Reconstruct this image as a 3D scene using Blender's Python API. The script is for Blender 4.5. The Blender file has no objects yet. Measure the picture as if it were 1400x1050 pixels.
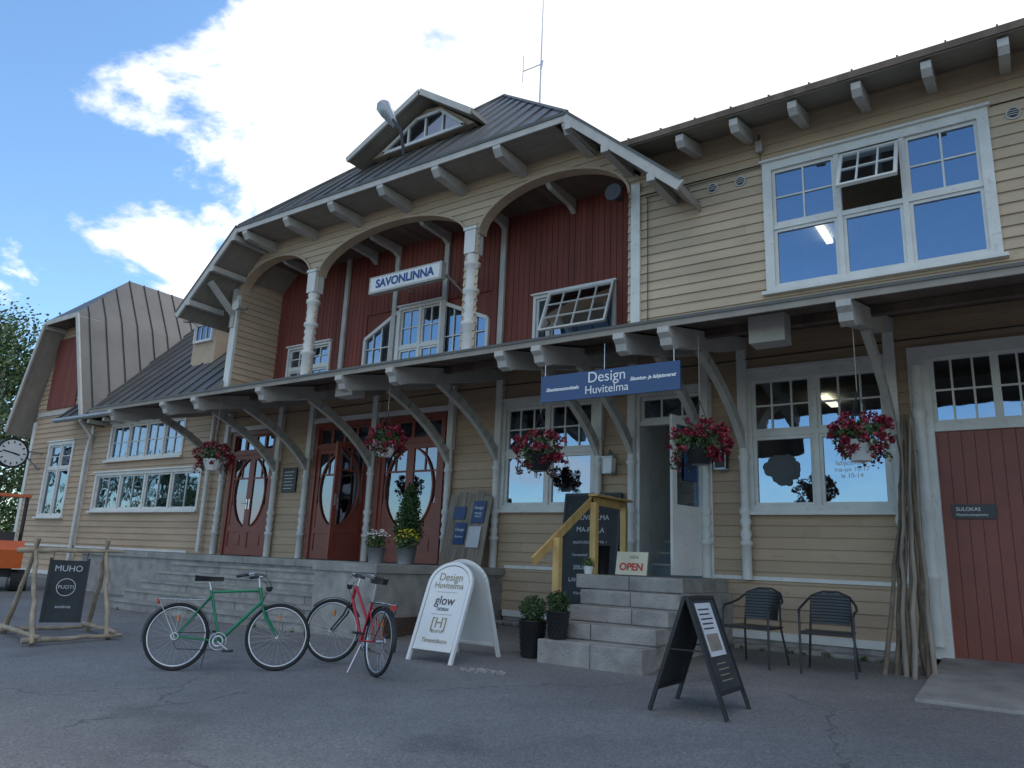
import bpy, math, random
from mathutils import Matrix, Vector, noise
random.seed(7)
sc=bpy.context.scene
COL=sc.collection
rad=math.radians
# ------------------------------------------------------------------ materials
MATS={}
def mat(name,col,rough=.7,metal=0,var=.12,scale=3.0,bump=0.0,bscale=60,spec=None,stretch=(1,1,1),dirt=0.0,boards=None):
    m=bpy.data.materials.new(name);m.use_nodes=True
    nt=m.node_tree;N=nt.nodes;L=nt.links
    p=N['Principled BSDF'];p.inputs['Roughness'].default_value=rough;p.inputs['Metallic'].default_value=metal
    if spec is not None:p.inputs['Specular IOR Level'].default_value=spec
    tc=N.new('ShaderNodeTexCoord');mp=N.new('ShaderNodeMapping');mp.inputs['Scale'].default_value=stretch
    L.new(tc.outputs['Object'],mp.inputs[0])
    n=N.new('ShaderNodeTexNoise');n.inputs['Scale'].default_value=scale;n.inputs['Detail'].default_value=4;n.inputs['Roughness'].default_value=.65
    L.new(mp.outputs[0],n.inputs['Vector'])
    r=N.new('ShaderNodeMapRange');r.inputs['From Min'].default_value=.3;r.inputs['From Max'].default_value=.7
    r.inputs['To Min'].default_value=1-var;r.inputs['To Max'].default_value=1+var
    L.new(n.outputs['Fac'],r.inputs['Value'])
    mul=r.outputs[0]
    if boards:
        sx=N.new('ShaderNodeSeparateXYZ');L.new(tc.outputs['Object'],sx.inputs[0])
        ax,pitch,off,amt=boards
        a=N.new('ShaderNodeMath');a.operation='SUBTRACT';L.new(sx.outputs[ax],a.inputs[0]);a.inputs[1].default_value=off
        d=N.new('ShaderNodeMath');d.operation='DIVIDE';L.new(a.outputs[0],d.inputs[0]);d.inputs[1].default_value=pitch
        f=N.new('ShaderNodeMath');f.operation='FLOOR';L.new(d.outputs[0],f.inputs[0])
        w0=N.new('ShaderNodeTexWhiteNoise');w0.noise_dimensions='1D';L.new(f.outputs[0],w0.inputs['W'])
        ml=N.new('ShaderNodeMath');ml.operation='MULTIPLY_ADD';L.new(sx.outputs[0],ml.inputs[0]);ml.inputs[1].default_value=.27 if ax==2 else 0
        L.new(w0.outputs['Value'],ml.inputs[2])
        f2=N.new('ShaderNodeMath');f2.operation='FLOOR';L.new(ml.outputs[0],f2.inputs[0])
        f3=N.new('ShaderNodeMath');f3.operation='MULTIPLY_ADD';L.new(f2.outputs[0],f3.inputs[0]);f3.inputs[1].default_value=17.3;L.new(f.outputs[0],f3.inputs[2])
        w=N.new('ShaderNodeTexWhiteNoise');w.noise_dimensions='1D';L.new(f3.outputs[0],w.inputs['W'])
        r2=N.new('ShaderNodeMapRange');r2.inputs['To Min'].default_value=1-amt;r2.inputs['To Max'].default_value=1+amt
        L.new(w.outputs['Value'],r2.inputs['Value'])
        mm=N.new('ShaderNodeMath');mm.operation='MULTIPLY';L.new(mul,mm.inputs[0]);L.new(r2.outputs[0],mm.inputs[1]);mul=mm.outputs[0]
    vm=N.new('ShaderNodeVectorMath');vm.operation='SCALE';vm.inputs[0].default_value=col
    L.new(mul,vm.inputs['Scale'])
    out=vm.outputs[0]
    if dirt>0:
        n2=N.new('ShaderNodeTexNoise');n2.inputs['Scale'].default_value=scale*4;n2.inputs['Detail'].default_value=5;n2.inputs['Roughness'].default_value=.75
        L.new(mp.outputs[0],n2.inputs['Vector'])
        r3=N.new('ShaderNodeMapRange');r3.inputs['From Min'].default_value=.55;r3.inputs['From Max'].default_value=.72;r3.inputs['To Max'].default_value=dirt
        L.new(n2.outputs['Fac'],r3.inputs['Value'])
        mx=N.new('ShaderNodeMix');mx.data_type='RGBA';L.new(r3.outputs[0],mx.inputs['Factor']);L.new(out,mx.inputs['A'])
        mx.inputs['B'].default_value=(col[0]*.35+.02,col[1]*.33+.02,col[2]*.3+.02,1);out=mx.outputs['Result']
    L.new(out,p.inputs['Base Color'])
    if bump>0:
        n3=N.new('ShaderNodeTexNoise');n3.inputs['Scale'].default_value=bscale;n3.inputs['Detail'].default_value=3
        L.new(mp.outputs[0],n3.inputs['Vector'])
        b=N.new('ShaderNodeBump');b.inputs['Strength'].default_value=bump;b.inputs['Distance'].default_value=.02
        L.new(n3.outputs['Fac'],b.inputs['Height']);L.new(b.outputs[0],p.inputs['Normal'])
    MATS[name]=m;return m
PITCH=.155
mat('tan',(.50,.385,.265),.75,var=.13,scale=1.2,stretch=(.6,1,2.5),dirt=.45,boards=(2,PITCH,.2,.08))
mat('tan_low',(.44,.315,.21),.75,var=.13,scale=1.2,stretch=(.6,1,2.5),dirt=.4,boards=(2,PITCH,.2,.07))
mat('tan_plain',(.47,.36,.25),.75,var=.12,dirt=.3)
mat('red',(.18,.042,.027),.75,var=.2,scale=1.0,stretch=(3,3,.5),dirt=.35,boards=(0,.13,0,.12))
mat('reddoor',(.22,.052,.032),.45,var=.15,dirt=.2)
mat('white',(.66,.65,.61),.55,var=.1,dirt=.5)
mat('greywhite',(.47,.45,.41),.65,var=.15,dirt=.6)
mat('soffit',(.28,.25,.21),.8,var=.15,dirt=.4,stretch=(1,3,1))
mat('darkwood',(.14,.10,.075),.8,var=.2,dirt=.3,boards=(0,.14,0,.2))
mat('roof',(.105,.100,.092),.5,metal=.15,var=.25,scale=.9,dirt=.4,bump=.1,bscale=4)
mat('roofseam',(.10,.095,.085),.5,metal=.3)
mat('granite',(.29,.275,.255),.8,var=.32,scale=4,dirt=.7,bump=.5,bscale=40)
mat('concrete',(.28,.27,.25),.85,var=.3,scale=2.5,dirt=.65,bump=.35,bscale=50)
mat('interior',(.30,.27,.23),.8)
mat('stairblue',(.22,.27,.29),.6)
mat('black',(.02,.02,.022),.5,var=.1)
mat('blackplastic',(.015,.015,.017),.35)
mat('chalk',(.03,.035,.038),.75,var=.3,scale=4)
mat('rubber',(.018,.018,.018),.8)
mat('steel',(.55,.55,.56),.3,metal=.9)
mat('zinc',(.35,.37,.38),.45,metal=.7)
mat('green_paint',(.01,.18,.08),.3)
mat('red_paint',(.38,.012,.03),.3)
mat('signwhite',(.72,.72,.70),.4,var=.06,dirt=.12)
mat('signblue',(.025,.065,.17),.4,var=.05)
mat('textwhite',(.8,.8,.8),.6,var=0)
mat('textgold',(.30,.25,.15),.6,var=0)
mat('textblack',(.03,.03,.04),.6,var=0)
mat('textblue',(.02,.07,.25),.6,var=0)
mat('textred',(.45,.05,.03),.6,var=0)
mat('paper',(.55,.56,.58),.7)
mat('cream',(.6,.55,.42),.7,dirt=.3)
mat('yellowwood',(.50,.33,.12),.6,var=.2,scale=2,stretch=(4,4,1))
mat('oldwood',(.26,.215,.17),.85,var=.3,scale=2,stretch=(6,2,1),dirt=.5,bump=.4,bscale=20)
mat('bark',(.17,.13,.095),.9,var=.35,scale=6,bump=.6,bscale=30)
mat('polewood',(.33,.26,.18),.8,var=.3,scale=6,bump=.4,bscale=30)
mat('leaf',(.055,.10,.025),.6,var=.4,scale=2)
mat('leafdark',(.028,.06,.018),.6,var=.4,scale=2)
mat('leaflight',(.11,.17,.05),.6,var=.4,scale=2)
mat('cypress',(.04,.085,.02),.7,var=.4,scale=9)
mat('petal',(.15,.004,.016),.55,var=.5,scale=20)
mat('petal2',(.26,.010,.035),.55,var=.4,scale=20)
mat('petaly',(.65,.5,.03),.6)
mat('petalw',(.7,.7,.65),.6)
mat('orange',(.65,.12,.02),.4,dirt=.3)
mat('yellow',(.6,.38,.03),.45,dirt=.3)
mat('clockface',(.8,.8,.77),.4,var=.02)
mat('grass',(.06,.09,.03),.9,var=.4,scale=.5,bump=.5,bscale=8)
mat('grate',(.12,.06,.035),.7)
mat('plastercurtain',(.6,.6,.56),.8)
mat('reflector',(.6,.15,.02),.3)
def glassmat(name,tint,fac,gcol=(.75,.85,1)):
    m=bpy.data.materials.new(name);m.use_nodes=True;nt=m.node_tree;nt.nodes.clear()
    o=nt.nodes.new('ShaderNodeOutputMaterial');mx=nt.nodes.new('ShaderNodeMixShader')
    t=nt.nodes.new('ShaderNodeBsdfTransparent');t.inputs[0].default_value=(*tint,1)
    g=nt.nodes.new('ShaderNodeBsdfGlossy');g.inputs['Roughness'].default_value=.02;g.inputs[0].default_value=(*gcol,1)
    n=nt.nodes.new('ShaderNodeTexNoise');n.inputs['Scale'].default_value=1.6
    tc=nt.nodes.new('ShaderNodeTexCoord');nt.links.new(tc.outputs['Object'],n.inputs['Vector'])
    b=nt.nodes.new('ShaderNodeBump');b.inputs['Strength'].default_value=.08;b.inputs['Distance'].default_value=.05
    nt.links.new(n.outputs['Fac'],b.inputs['Height']);nt.links.new(b.outputs[0],g.inputs['Normal'])
    mx.inputs[0].default_value=fac
    nt.links.new(t.outputs[0],mx.inputs[1]);nt.links.new(g.outputs[0],mx.inputs[2]);nt.links.new(mx.outputs[0],o.inputs[0])
    MATS[name]=m
glassmat('glass',(.42,.48,.52),.36,(.58,.74,.95))
glassmat('glassdoor',(.35,.38,.40),.24,(.7,.8,.95))
glassmat('glassdark',(.2,.22,.24),.25,(.7,.8,1))
glassmat('glasspale',(.25,.25,.25),.8,(.9,.93,.96))
def emis(name,col,s):
    m=bpy.data.materials.new(name);m.use_nodes=True;p=m.node_tree.nodes['Principled BSDF']
    p.inputs['Base Color'].default_value=(*col,1);p.inputs['Emission Color'].default_value=(*col,1);p.inputs['Emission Strength'].default_value=s;MATS[name]=m
emis('tubelight',(1,.90,.66),4)
def asphalt():
    m=bpy.data.materials.new('asphalt');m.use_nodes=True;nt=m.node_tree;N=nt.nodes;L=nt.links;p=N['Principled BSDF'];p.inputs['Roughness'].default_value=.85
    tc=N.new('ShaderNodeTexCoord')
    def no(s,d=5,r=.6):
        n=N.new('ShaderNodeTexNoise');n.inputs['Scale'].default_value=s;n.inputs['Detail'].default_value=d;n.inputs['Roughness'].default_value=r;L.new(tc.outputs['Object'],n.inputs['Vector']);return n.outputs['Fac']
    def mr(x,a,b,c,d):
        r=N.new('ShaderNodeMapRange');r.inputs[1].default_value=a;r.inputs[2].default_value=b;r.inputs[3].default_value=c;r.inputs[4].default_value=d;L.new(x,r.inputs[0]);return r.outputs[0]
    def mul(a,b):
        q=N.new('ShaderNodeMath');q.operation='MULTIPLY';L.new(a,q.inputs[0]);L.new(b,q.inputs[1]);return q.outputs[0]
    v=N.new('ShaderNodeTexVoronoi');v.inputs['Scale'].default_value=85;L.new(tc.outputs['Object'],v.inputs['Vector'])
    vs=N.new('ShaderNodeSeparateColor');L.new(v.outputs['Color'],vs.inputs[0])
    k=mul(mr(no(.30,5,.6),.3,.7,.78,1.20),mr(vs.outputs[0],0,1,.70,1.32))
    k=mul(k,mr(no(2.2,5,.7),.3,.7,.90,1.10))
    k=mul(k,mr(no(.9,3,.5),.62,.70,1,.80)) # darker stains
    dn=N.new('ShaderNodeTexNoise');dn.inputs['Scale'].default_value=1.2;dn.inputs['Detail'].default_value=5;L.new(tc.outputs['Object'],dn.inputs['Vector'])
    ad=N.new('ShaderNodeVectorMath');ad.operation='MULTIPLY_ADD';L.new(dn.outputs['Color'],ad.inputs[0]);ad.inputs[1].default_value=(1.3,1.3,0);L.new(tc.outputs['Object'],ad.inputs[2])
    vc=N.new('ShaderNodeTexVoronoi');vc.feature='DISTANCE_TO_EDGE';vc.inputs['Scale'].default_value=.22;L.new(ad.outputs[0],vc.inputs['Vector'])
    ck=mr(vc.outputs['Distance'],.0,.004,.5,1)
    ckm=N.new('ShaderNodeMath');ckm.operation='MAXIMUM';L.new(ck,ckm.inputs[0]);L.new(mr(no(.5,2),.45,.55,0,1),ckm.inputs[1])
    k=mul(k,ckm.outputs[0])
    s=N.new('ShaderNodeVectorMath');s.operation='SCALE';s.inputs[0].default_value=(.172,.165,.158);L.new(k,s.inputs['Scale']);L.new(s.outputs[0],p.inputs['Base Color'])
    b=N.new('ShaderNodeBump');b.inputs['Strength'].default_value=.35;b.inputs['Distance'].default_value=.004;L.new(v.outputs['Distance'],b.inputs['Height']);L.new(b.outputs[0],p.inputs['Normal'])
    MATS['asphalt']=m
asphalt()
# ------------------------------------------------------------------ builder
class B:
    def __init__(s):
        s.v=[];s.f=[];s.m=[];s.sm=[];s.mats=[];s.M=Matrix.Identity(4)
    def mi(s,m):
        if m not in s.mats:s.mats.append(m)
        return s.mats.index(m)
    def add(s,pts,faces,m,smooth=False):
        k=len(s.v);s.v+= [tuple(s.M@Vector(p)) for p in pts];i=s.mi(m)
        for f in faces:
            s.f.append([k+j for j in f]);s.m.append(i);s.sm.append(smooth)
    def poly(s,pts,m): s.add(pts,[list(range(len(pts)))],m)
    def box(s,x0,x1,y0,y1,z0,z1,m):
        p=[(x0,y0,z0),(x1,y0,z0),(x1,y1,z0),(x0,y1,z0),(x0,y0,z1),(x1,y0,z1),(x1,y1,z1),(x0,y1,z1)]
        s.add(p,[(0,3,2,1),(4,5,6,7),(0,1,5,4),(1,2,6,5),(2,3,7,6),(3,0,4,7)],m)
    def prism(s,poly,axis,a,b,m):
        def P(q,t):
            return (t,q[0],q[1]) if axis=='x' else (q[0],t,q[1]) if axis=='y' else (q[0],q[1],t)
        n=len(poly);pts=[P(q,a) for q in poly]+[P(q,b) for q in poly]
        s.add(pts,[list(range(n))[::-1],list(range(n,2*n))]+[(i,(i+1)%n,n+(i+1)%n,n+i) for i in range(n)],m)
    def slab(s,pts,t,mt,mb):
        n=len(pts);q=[(p[0],p[1],p[2]-t) for p in pts]
        s.add(pts,[list(range(n))],mt);s.add(q,[list(range(n))[::-1]],mb)
        s.add(list(pts)+q,[(i,n+i,n+(i+1)%n,(i+1)%n) for i in range(n)],mb)
    def beam(s,p,q,w,h,m,up=(0,0,1)):
        p=Vector(p);q=Vector(q);d=(q-p);L=d.length;d.normalize();u=Vector(up)
        if abs(d.dot(u))>.98:u=Vector((0,1,0))
        x=d.cross(u).normalized();u=x.cross(d)
        pts=[]
        for e in (p,q):
            for a,b in((-1,-1),(1,-1),(1,1),(-1,1)):pts.append(e+x*a*w/2+u*b*h/2)
        s.add(pts,[(3,2,1,0),(4,5,6,7),(0,1,5,4),(1,2,6,5),(2,3,7,6),(3,0,4,7)],m)
    def tube(s,pts,r,m,seg=8,cap=True):
        pts=[Vector(p) for p in pts];n=len(pts)
        rs=r if isinstance(r,(list,tuple)) else [r]*n
        ring=[];prev=None
        for i in range(n):
            d=(pts[min(i+1,n-1)]-pts[max(i-1,0)])
            if d.length<1e-9:d=Vector((0,0,1))
            d.normalize()
            if prev is None:
                a=Vector((0,0,1)) if abs(d.z)<.9 else Vector((1,0,0));x=d.cross(a).normalized()
            else:
                x=(prev-d*prev.dot(d));x.normalize()
            prev=x;y=d.cross(x)
            for j in range(seg):
                t=2*math.pi*j/seg;ring.append(pts[i]+(x*math.cos(t)+y*math.sin(t))*rs[i])
        F=[]
        for i in range(n-1):
            for j in range(seg):F.append((i*seg+j,i*seg+(j+1)%seg,(i+1)*seg+(j+1)%seg,(i+1)*seg+j))
        s.add(ring,F,m,True)
        if cap:
            s.add(ring[:seg],[list(range(seg))[::-1]],m);s.add(ring[-seg:],[list(range(seg))],m)
    def lathe(s,c,prof,m,seg=16):
        pts=[];n=len(prof)
        for r,z in prof:
            for j in range(seg):
                t=2*math.pi*j/seg;pts.append((c[0]+r*math.cos(t),c[1]+r*math.sin(t),c[2]+z))
        F=[(i*seg+j,i*seg+(j+1)%seg,(i+1)*seg+(j+1)%seg,(i+1)*seg+j) for i in range(n-1) for j in range(seg)]
        s.add(pts,F,m,True)
        s.add(pts[-seg:],[list(range(seg))],m);s.add(pts[:seg],[list(range(seg))[::-1]],m)
    def torus(s,c,n,R,r,m,seg=40,s2=8,a0=0,a1=360):
        c=Vector(c);n=Vector(n).normalized();a=Vector((0,0,1)) if abs(n.z)<.9 else Vector((1,0,0))
        x=n.cross(a).normalized();y=n.cross(x)
        full=abs(a1-a0)>=360;cnt=seg if full else seg+1
        pts=[]
        for i in range(cnt):
            t=rad(a0+(a1-a0)*i/seg);d=x*math.cos(t)+y*math.sin(t)
            for j in range(s2):
                u=2*math.pi*j/s2;pts.append(c+d*(R+r*math.cos(u))+n*r*math.sin(u))
        F=[]
        for i in range(seg):
            i2=(i+1)%cnt
            for j in range(s2):F.append((i*s2+j,i2*s2+j,i2*s2+(j+1)%s2,i*s2+(j+1)%s2))
        s.add(pts,F,m,True)
    def disc(s,c,n,R,m,seg=32,th=.0):
        c=Vector(c);n=Vector(n).normalized();a=Vector((0,0,1)) if abs(n.z)<.9 else Vector((1,0,0))
        x=n.cross(a).normalized();y=n.cross(x)
        pts=[c+(x*math.cos(2*math.pi*i/seg)+y*math.sin(2*math.pi*i/seg))*R for i in range(seg)]
        if th:
            p2=[p-n*th for p in pts]
            s.add(pts+p2,[list(range(seg)),list(range(seg,2*seg))[::-1]]+[(i,(i+1)%seg,seg+(i+1)%seg,seg+i) for i in range(seg)],m)
        else:s.add(pts,[list(range(seg))],m)
    def leaves(s,c,rx,ry,rz,n,size,mats,shell=.45,flat=0):
        for i in range(n):
            d=Vector((random.gauss(0,1),random.gauss(0,1),random.gauss(0,1))).normalized()
            k=shell+(1-shell)*random.random()
            p=Vector((c[0]+d.x*rx*k,c[1]+d.y*ry*k,c[2]+d.z*rz*k))
            a=Vector((random.gauss(0,1),random.gauss(0,1),random.gauss(0,1))).normalized()
            a=(a+d*.6).normalized()
            x=a.orthogonal().normalized();x.rotate(Matrix.Rotation(random.random()*6.28,3,a));y=a.cross(x)
            sz=size*random.uniform(.6,1.3)
            s.add([p-x*sz,p-y*sz*.6,p+x*sz,p+y*sz*.6],[(0,1,2,3)],random.choice(mats))
    def obj(s,name,parent=None,bevel=0):
        me=bpy.data.meshes.new(name);me.from_pydata(s.v,[],s.f);me.update()
        for k in s.mats:me.materials.append(MATS[k])
        me.polygons.foreach_set('material_index',s.m);me.polygons.foreach_set('use_smooth',s.sm);me.update()
        o=bpy.data.objects.new(name,me);COL.objects.link(o)
        if parent:o.parent=parent
        if bevel:
            bm=o.modifiers.new('bevel','BEVEL');bm.width=bevel;bm.segments=2;bm.limit_method='ANGLE'
        return o
def empty(name):
    e=bpy.data.objects.new(name,None);COL.objects.link(e);return e
def text(body,size,M,m,parent,align='CENTER',name='lettering',shear=0,ext=.002,bold=0):
    cu=bpy.data.curves.new(name,'FONT');cu.body=body;cu.size=size;cu.align_x=align;cu.align_y='CENTER';cu.extrude=ext;cu.shear=shear;cu.offset=bold
    cu.materials.append(MATS[m]);o=bpy.data.objects.new(name,cu);COL.objects.link(o)
    o.matrix_world=M
    if parent:
        o.parent=parent;o.matrix_parent_inverse=Matrix.Identity(4);o.matrix_basis=M
    return o
FR=Matrix.Rotation(rad(90),4,'X')
def T(x,y,z):return Matrix.Translation((x,y,z))
def g(y):return .045*max(-25,min(0,y))
# ------------------------------------------------------------------ siding
def subtract(iv,a,b):
    out=[]
    for p,q in iv:
        if b<=p or a>=q:out.append((p,q));continue
        if a>p:out.append((p,a))
        if b<q:out.append((b,q))
    return out
def siding(b,P,z0,z1,allow,breaks=(),m='tan',sub=1,base=.2):
    n0=math.floor((z0-base)/PITCH);z=base+n0*PITCH
    while z<z1-1e-4:
        zb,zt=max(z,z0),min(z+PITCH,z1)
        cuts=[zb]+sorted([t for t in breaks if zb+1e-3<t<zt-1e-3])+[zt]
        c2=[]
        for i in range(len(cuts)-1):
            for k in range(sub):c2.append(cuts[i]+(cuts[i+1]-cuts[i])*k/sub)
        c2.append(zt)
        off=lambda q:.026*(1-(q-z)/PITCH)+.001
        for i in range(len(c2)-1):
            s0,s1=c2[i],c2[i+1];I0=allow(s0+1e-4);I1=allow(s1-1e-4)
            if len(I0)!=len(I1):I0=I1=allow((s0+s1)/2)
            for (a,c),(d,e) in zip(I0,I1):
                b.poly([P(a,s0,off(s0)),P(c,s0,off(s0)),P(e,s1,off(s1)),P(d,s1,off(s1))],m)
        if zb==z:
            for a,c in allow(z+1e-4):b.poly([P(a,z,.001),P(c,z,.001),P(c,z,.027),P(a,z,.027)],m)
        z+=PITCH
def rects(a0,a1,ops):
    def f(z):
        iv=[(a0,a1)]
        for x0,x1,zz0,zz1 in ops:
            if zz0<z<zz1:iv=subtract(iv,x0,x1)
        return iv
    return f
PF=lambda a,z,o:(a,-o,z)
def window(b,x0,x1,z0,z1,mull=(),trans=None,up=(2,2),lo=(1,1),fw=.1,m='white',gl='glass',sill=True,skip=(),sd=.045,yg=.03,proud=.05):
    if fw>0:
        b.box(x0-fw,x0,-proud,.06,z0-fw*.6,z1+fw,m);b.box(x1,x1+fw,-proud,.06,z0-fw*.6,z1+fw,m)
        b.box(x0,x1,-proud,.06,z1,z1+fw,m);b.box(x0,x1,-proud,.06,z0-fw*.6,z0,m)
        b.box(x0-fw-.03,x1+fw+.03,-proud-.05,-.0,z1+fw,z1+fw+.035,m)
        if sill:b.box(x0-fw-.05,x1+fw+.05,-proud-.07,.0,z0-fw*.6-.05,z0-fw*.6,m)
    xs=[x0]+list(mull)+[x1]
    for q in mull:b.box(q-.035,q+.035,-.03,.06,z0,z1,m)
    zs=[z0]+([trans] if trans else [])+[z1]
    if trans:
        e=[x0]+sum([[q-.035,q+.035] for q in mull],[])+[x1]
        for i in range(0,len(e),2):b.box(e[i],e[i+1],-.025,.06,trans-.035,trans+.035,m)
    for i in range(len(xs)-1):
        for j in range(len(zs)-1):
            if (i,j) in skip:continue
            a=xs[i]+(.035 if i else 0);c=xs[i+1]-(.035 if i<len(xs)-2 else 0)
            d=zs[j]+(.035 if j else 0);e=zs[j+1]-(.035 if j<len(zs)-2 else 0)
            pat=(up if (j==len(zs)-2 and trans) else lo)
            sash(b,a,c,d,e,pat,m,gl,sd,yg)
def sash(b,a,c,d,e,pat,m='white',gl='glass',sd=.045,yg=.03,mw=.012):
    b.box(a,a+sd,yg-.03,yg+.02,d,e,m);b.box(c-sd,c,yg-.03,yg+.02,d,e,m)
    b.box(a+sd,c-sd,yg-.03,yg+.02,d,d+sd,m);b.box(a+sd,c-sd,yg-.03,yg+.02,e-sd,e,m)
    b.poly([(a+sd,yg,d+sd),(c-sd,yg,d+sd),(c-sd,yg,e-sd),(a+sd,yg,e-sd)],gl)
    nx,nz=pat
    for i in range(1,nx):
        x=a+(c-a)*i/nx;b.box(x-mw,x+mw,yg-.022,yg+.012,d+sd,e-sd,m)
    for j in range(1,nz):
        z=d+(e-d)*j/nz;b.box(a+sd,c-sd,yg-.019,yg+.010,z-mw,z+mw,m)
# ------------------------------------------------------------------ STATION
ST=empty('railway_station_building')
CX=-10.45
low=[(-.98,1.12,.1,3.72),(-3.25,-1.53,1.86,3.65),(-4.98,-3.98,.85,3.55),(-7.54,-5.83,1.90,3.58),(-10.6,-8.9,.85,3.62),(-12.45,-10.8,.85,3.62),(-15.3,-13.75,.85,3.6),
     (-20.85,-17.45,3.25,4.15),(-21.3,-16.5,1.9,2.8)]
br=sorted(set([t for o in low for t in o[2:]]))
b=B()
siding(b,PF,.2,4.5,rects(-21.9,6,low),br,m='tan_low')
upo=[(-2.84,-.18,5.02,6.88)]
siding(b,PF,4.5,7.78,rects(-5.0,6,upo),[5.02,6.88])
bays=[(-15.8,-13.25,7.12,7.88),(-12.95,-8.72,7.12,7.92),(-8.38,-5.22,7.12,7.92)]
def allowC(z):
    h=min(5.45,6.5-(z+.16-6.6)/.9);iv=[(CX-h-.02,CX+h)]
    for a,c,s,t in bays:
        if z<s:iv=subtract(iv,a,c)
        elif z<t:
            w=(c-a)/2*math.sqrt(max(0,1-((z-s)/(t-s))**2));mid=(a+c)/2;iv=subtract(iv,mid-w,mid+w)
    return iv
siding(b,PF,4.5,8.3,allowC,[7.12,7.88,7.92],sub=5)
PX=-23.8
pavw=(-24.35,-23.0,1.75,3.8)
def allowP(z):
    h=1.85 if z<4.4 else min(1.85,2.2-(z-4.3)/3.35*1.3)
    iv=[(PX-h,PX+h)]
    if pavw[2]<z<pavw[3]:iv=subtract(iv,pavw[0],pavw[1])
    return iv
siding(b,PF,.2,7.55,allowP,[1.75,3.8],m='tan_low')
siding(b,lambda a,z,o:(-15.8+o,a,z),4.5,8.0,lambda z:[(.0,1.2)])
siding(b,lambda a,z,o:(-5.2-o,a,z),4.5,8.0,lambda z:[(.0,1.2)])
siding(b,lambda a,z,o:(-15.98-o,a,z),4.5,7.3,lambda z:[(.0,10)])
siding(b,lambda a,z,o:(PX-1.85-o,a,z),.2,4.6,lambda z:[(.0,9)])
siding(b,lambda a,z,o:(6+o,a,z),.2,7.8,lambda z:[(.0,10)])
b.poly([(-25.65,10,0),(6,10,0),(6,10,7.8),(-25.65,10,4.5)],'tan_plain')
b.poly([(-15,10,7),(-6,10,7),(CX,10,12.5)],'tan_plain')
b.obj('clapboard_walls',ST)
# ---- trim
b=B()
for a,c in [(-25.66,-16.6),(-7.45,-5.1),(-3.86,-1.22),(1.34,6)]:
    b.box(a,c,-.05,0,.86,.91,'white')
for a,c in [(-25.66,-18.5),(-7.45,-5.1),(-3.86,-1.22),(1.34,6)]:
    b.box(a,c,-.06,0,.10,.20,'white')
    b.box(a,c,-.03,.3,-.3,.10,'granite')
b.box(-5.15,-4.99,-.06,.02,4.4,7.25,'white')
b.box(-16.02,-15.8,-.06,.02,4.4,7.12,'white')
b.box(-25.72,-25.55,-.05,.06,.2,4.6,'white');b.box(-22.03,-21.9,-.05,.0,.2,4.4,'white')
b.box(-5.0,6,-.045,0,7.02,7.07,'tan_plain')
for a,c,s,t in bays:
    mid=(a+c)/2;R=(c-a)/2;n=28;prev=None
    for i in range(n+1):
        th=math.pi*i/n;x=mid+R*math.cos(th);z=s+(t-s)*math.sin(th)
        x2=mid+(R+.05)*math.cos(th);z2=s+(t-s+.05)*math.sin(th)
        if prev:
            px,pz,qx,qz=prev
            b.add([(px,-.045,pz),(x,-.045,z),(x,.2,z),(px,.2,pz)],[(0,1,2,3)],'tan_plain')
            b.add([(px,-.045,pz),(qx,-.045,qz),(x2,-.045,z2),(x,-.045,z)],[(0,1,2,3)],'tan_plain')
            b.add([(qx,-.045,qz),(x2,-.045,z2),(x2,.0,z2),(qx,.0,qz)],[(0,1,2,3)],'tan_plain')
        prev=(x,z,x2,z2)
b.obj('trim_boards',ST)
# ---- loggia
b=B()
lw=[(-15.2,-13.75,4.9,5.98),(-12.55,-9.0,4.9,6.45),(-7.8,-6.1,4.9,6.1)]
x=-15.8
while x<-5.2:
    x2=min(x+.128,-5.2);zs=[(4.5,8.0)]
    for o in lw:
        if x2>o[0]+.02 and x<o[1]-.02:zs=subtract(zs,o[2],o[3])
    for a,c in zs:b.box(x,x2-.008,1.2+random.uniform(0,.006),1.23,a,c,'red')
    x+=.13
b.box(-15.8,-5.2,1.235,1.25,6.45,8.0,'red')
for a,c in [(-15.8,-15.2),(-13.75,-12.55),(-9,-7.8),(-6.1,-5.2)]:b.box(a,c,1.235,1.25,4.5,6.45,'red')
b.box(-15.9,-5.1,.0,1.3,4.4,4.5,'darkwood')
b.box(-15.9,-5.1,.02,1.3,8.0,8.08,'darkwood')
for x in(-13.3,-11.66,-10.18,-8.65):b.box(x-.06,x+.06,1.14,1.2,4.5,8.0,'greywhite')
for x in(-14.6,-12.4,-11.66,-10.18,-8.65,-7.0):
    b.prism([(1.19,8.0),(.2,8.0),(.2,7.9),(.30,7.84),(1.0,7.80),(1.19,7.7)],'x',x-.05,x+.05,'greywhite')
b.obj('loggia_interior',ST)
b=B();b.M=T(0,1.2,0)
window(b,-15.2,-13.75,4.95,5.93,(-14.48,),5.4,(2,2),(2,1),fw=.06,sill=False)
window(b,-11.45,-10.3,4.95,6.40,(-10.87,),5.5,(2,2),(2,1),fw=.06,sill=False)
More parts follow.
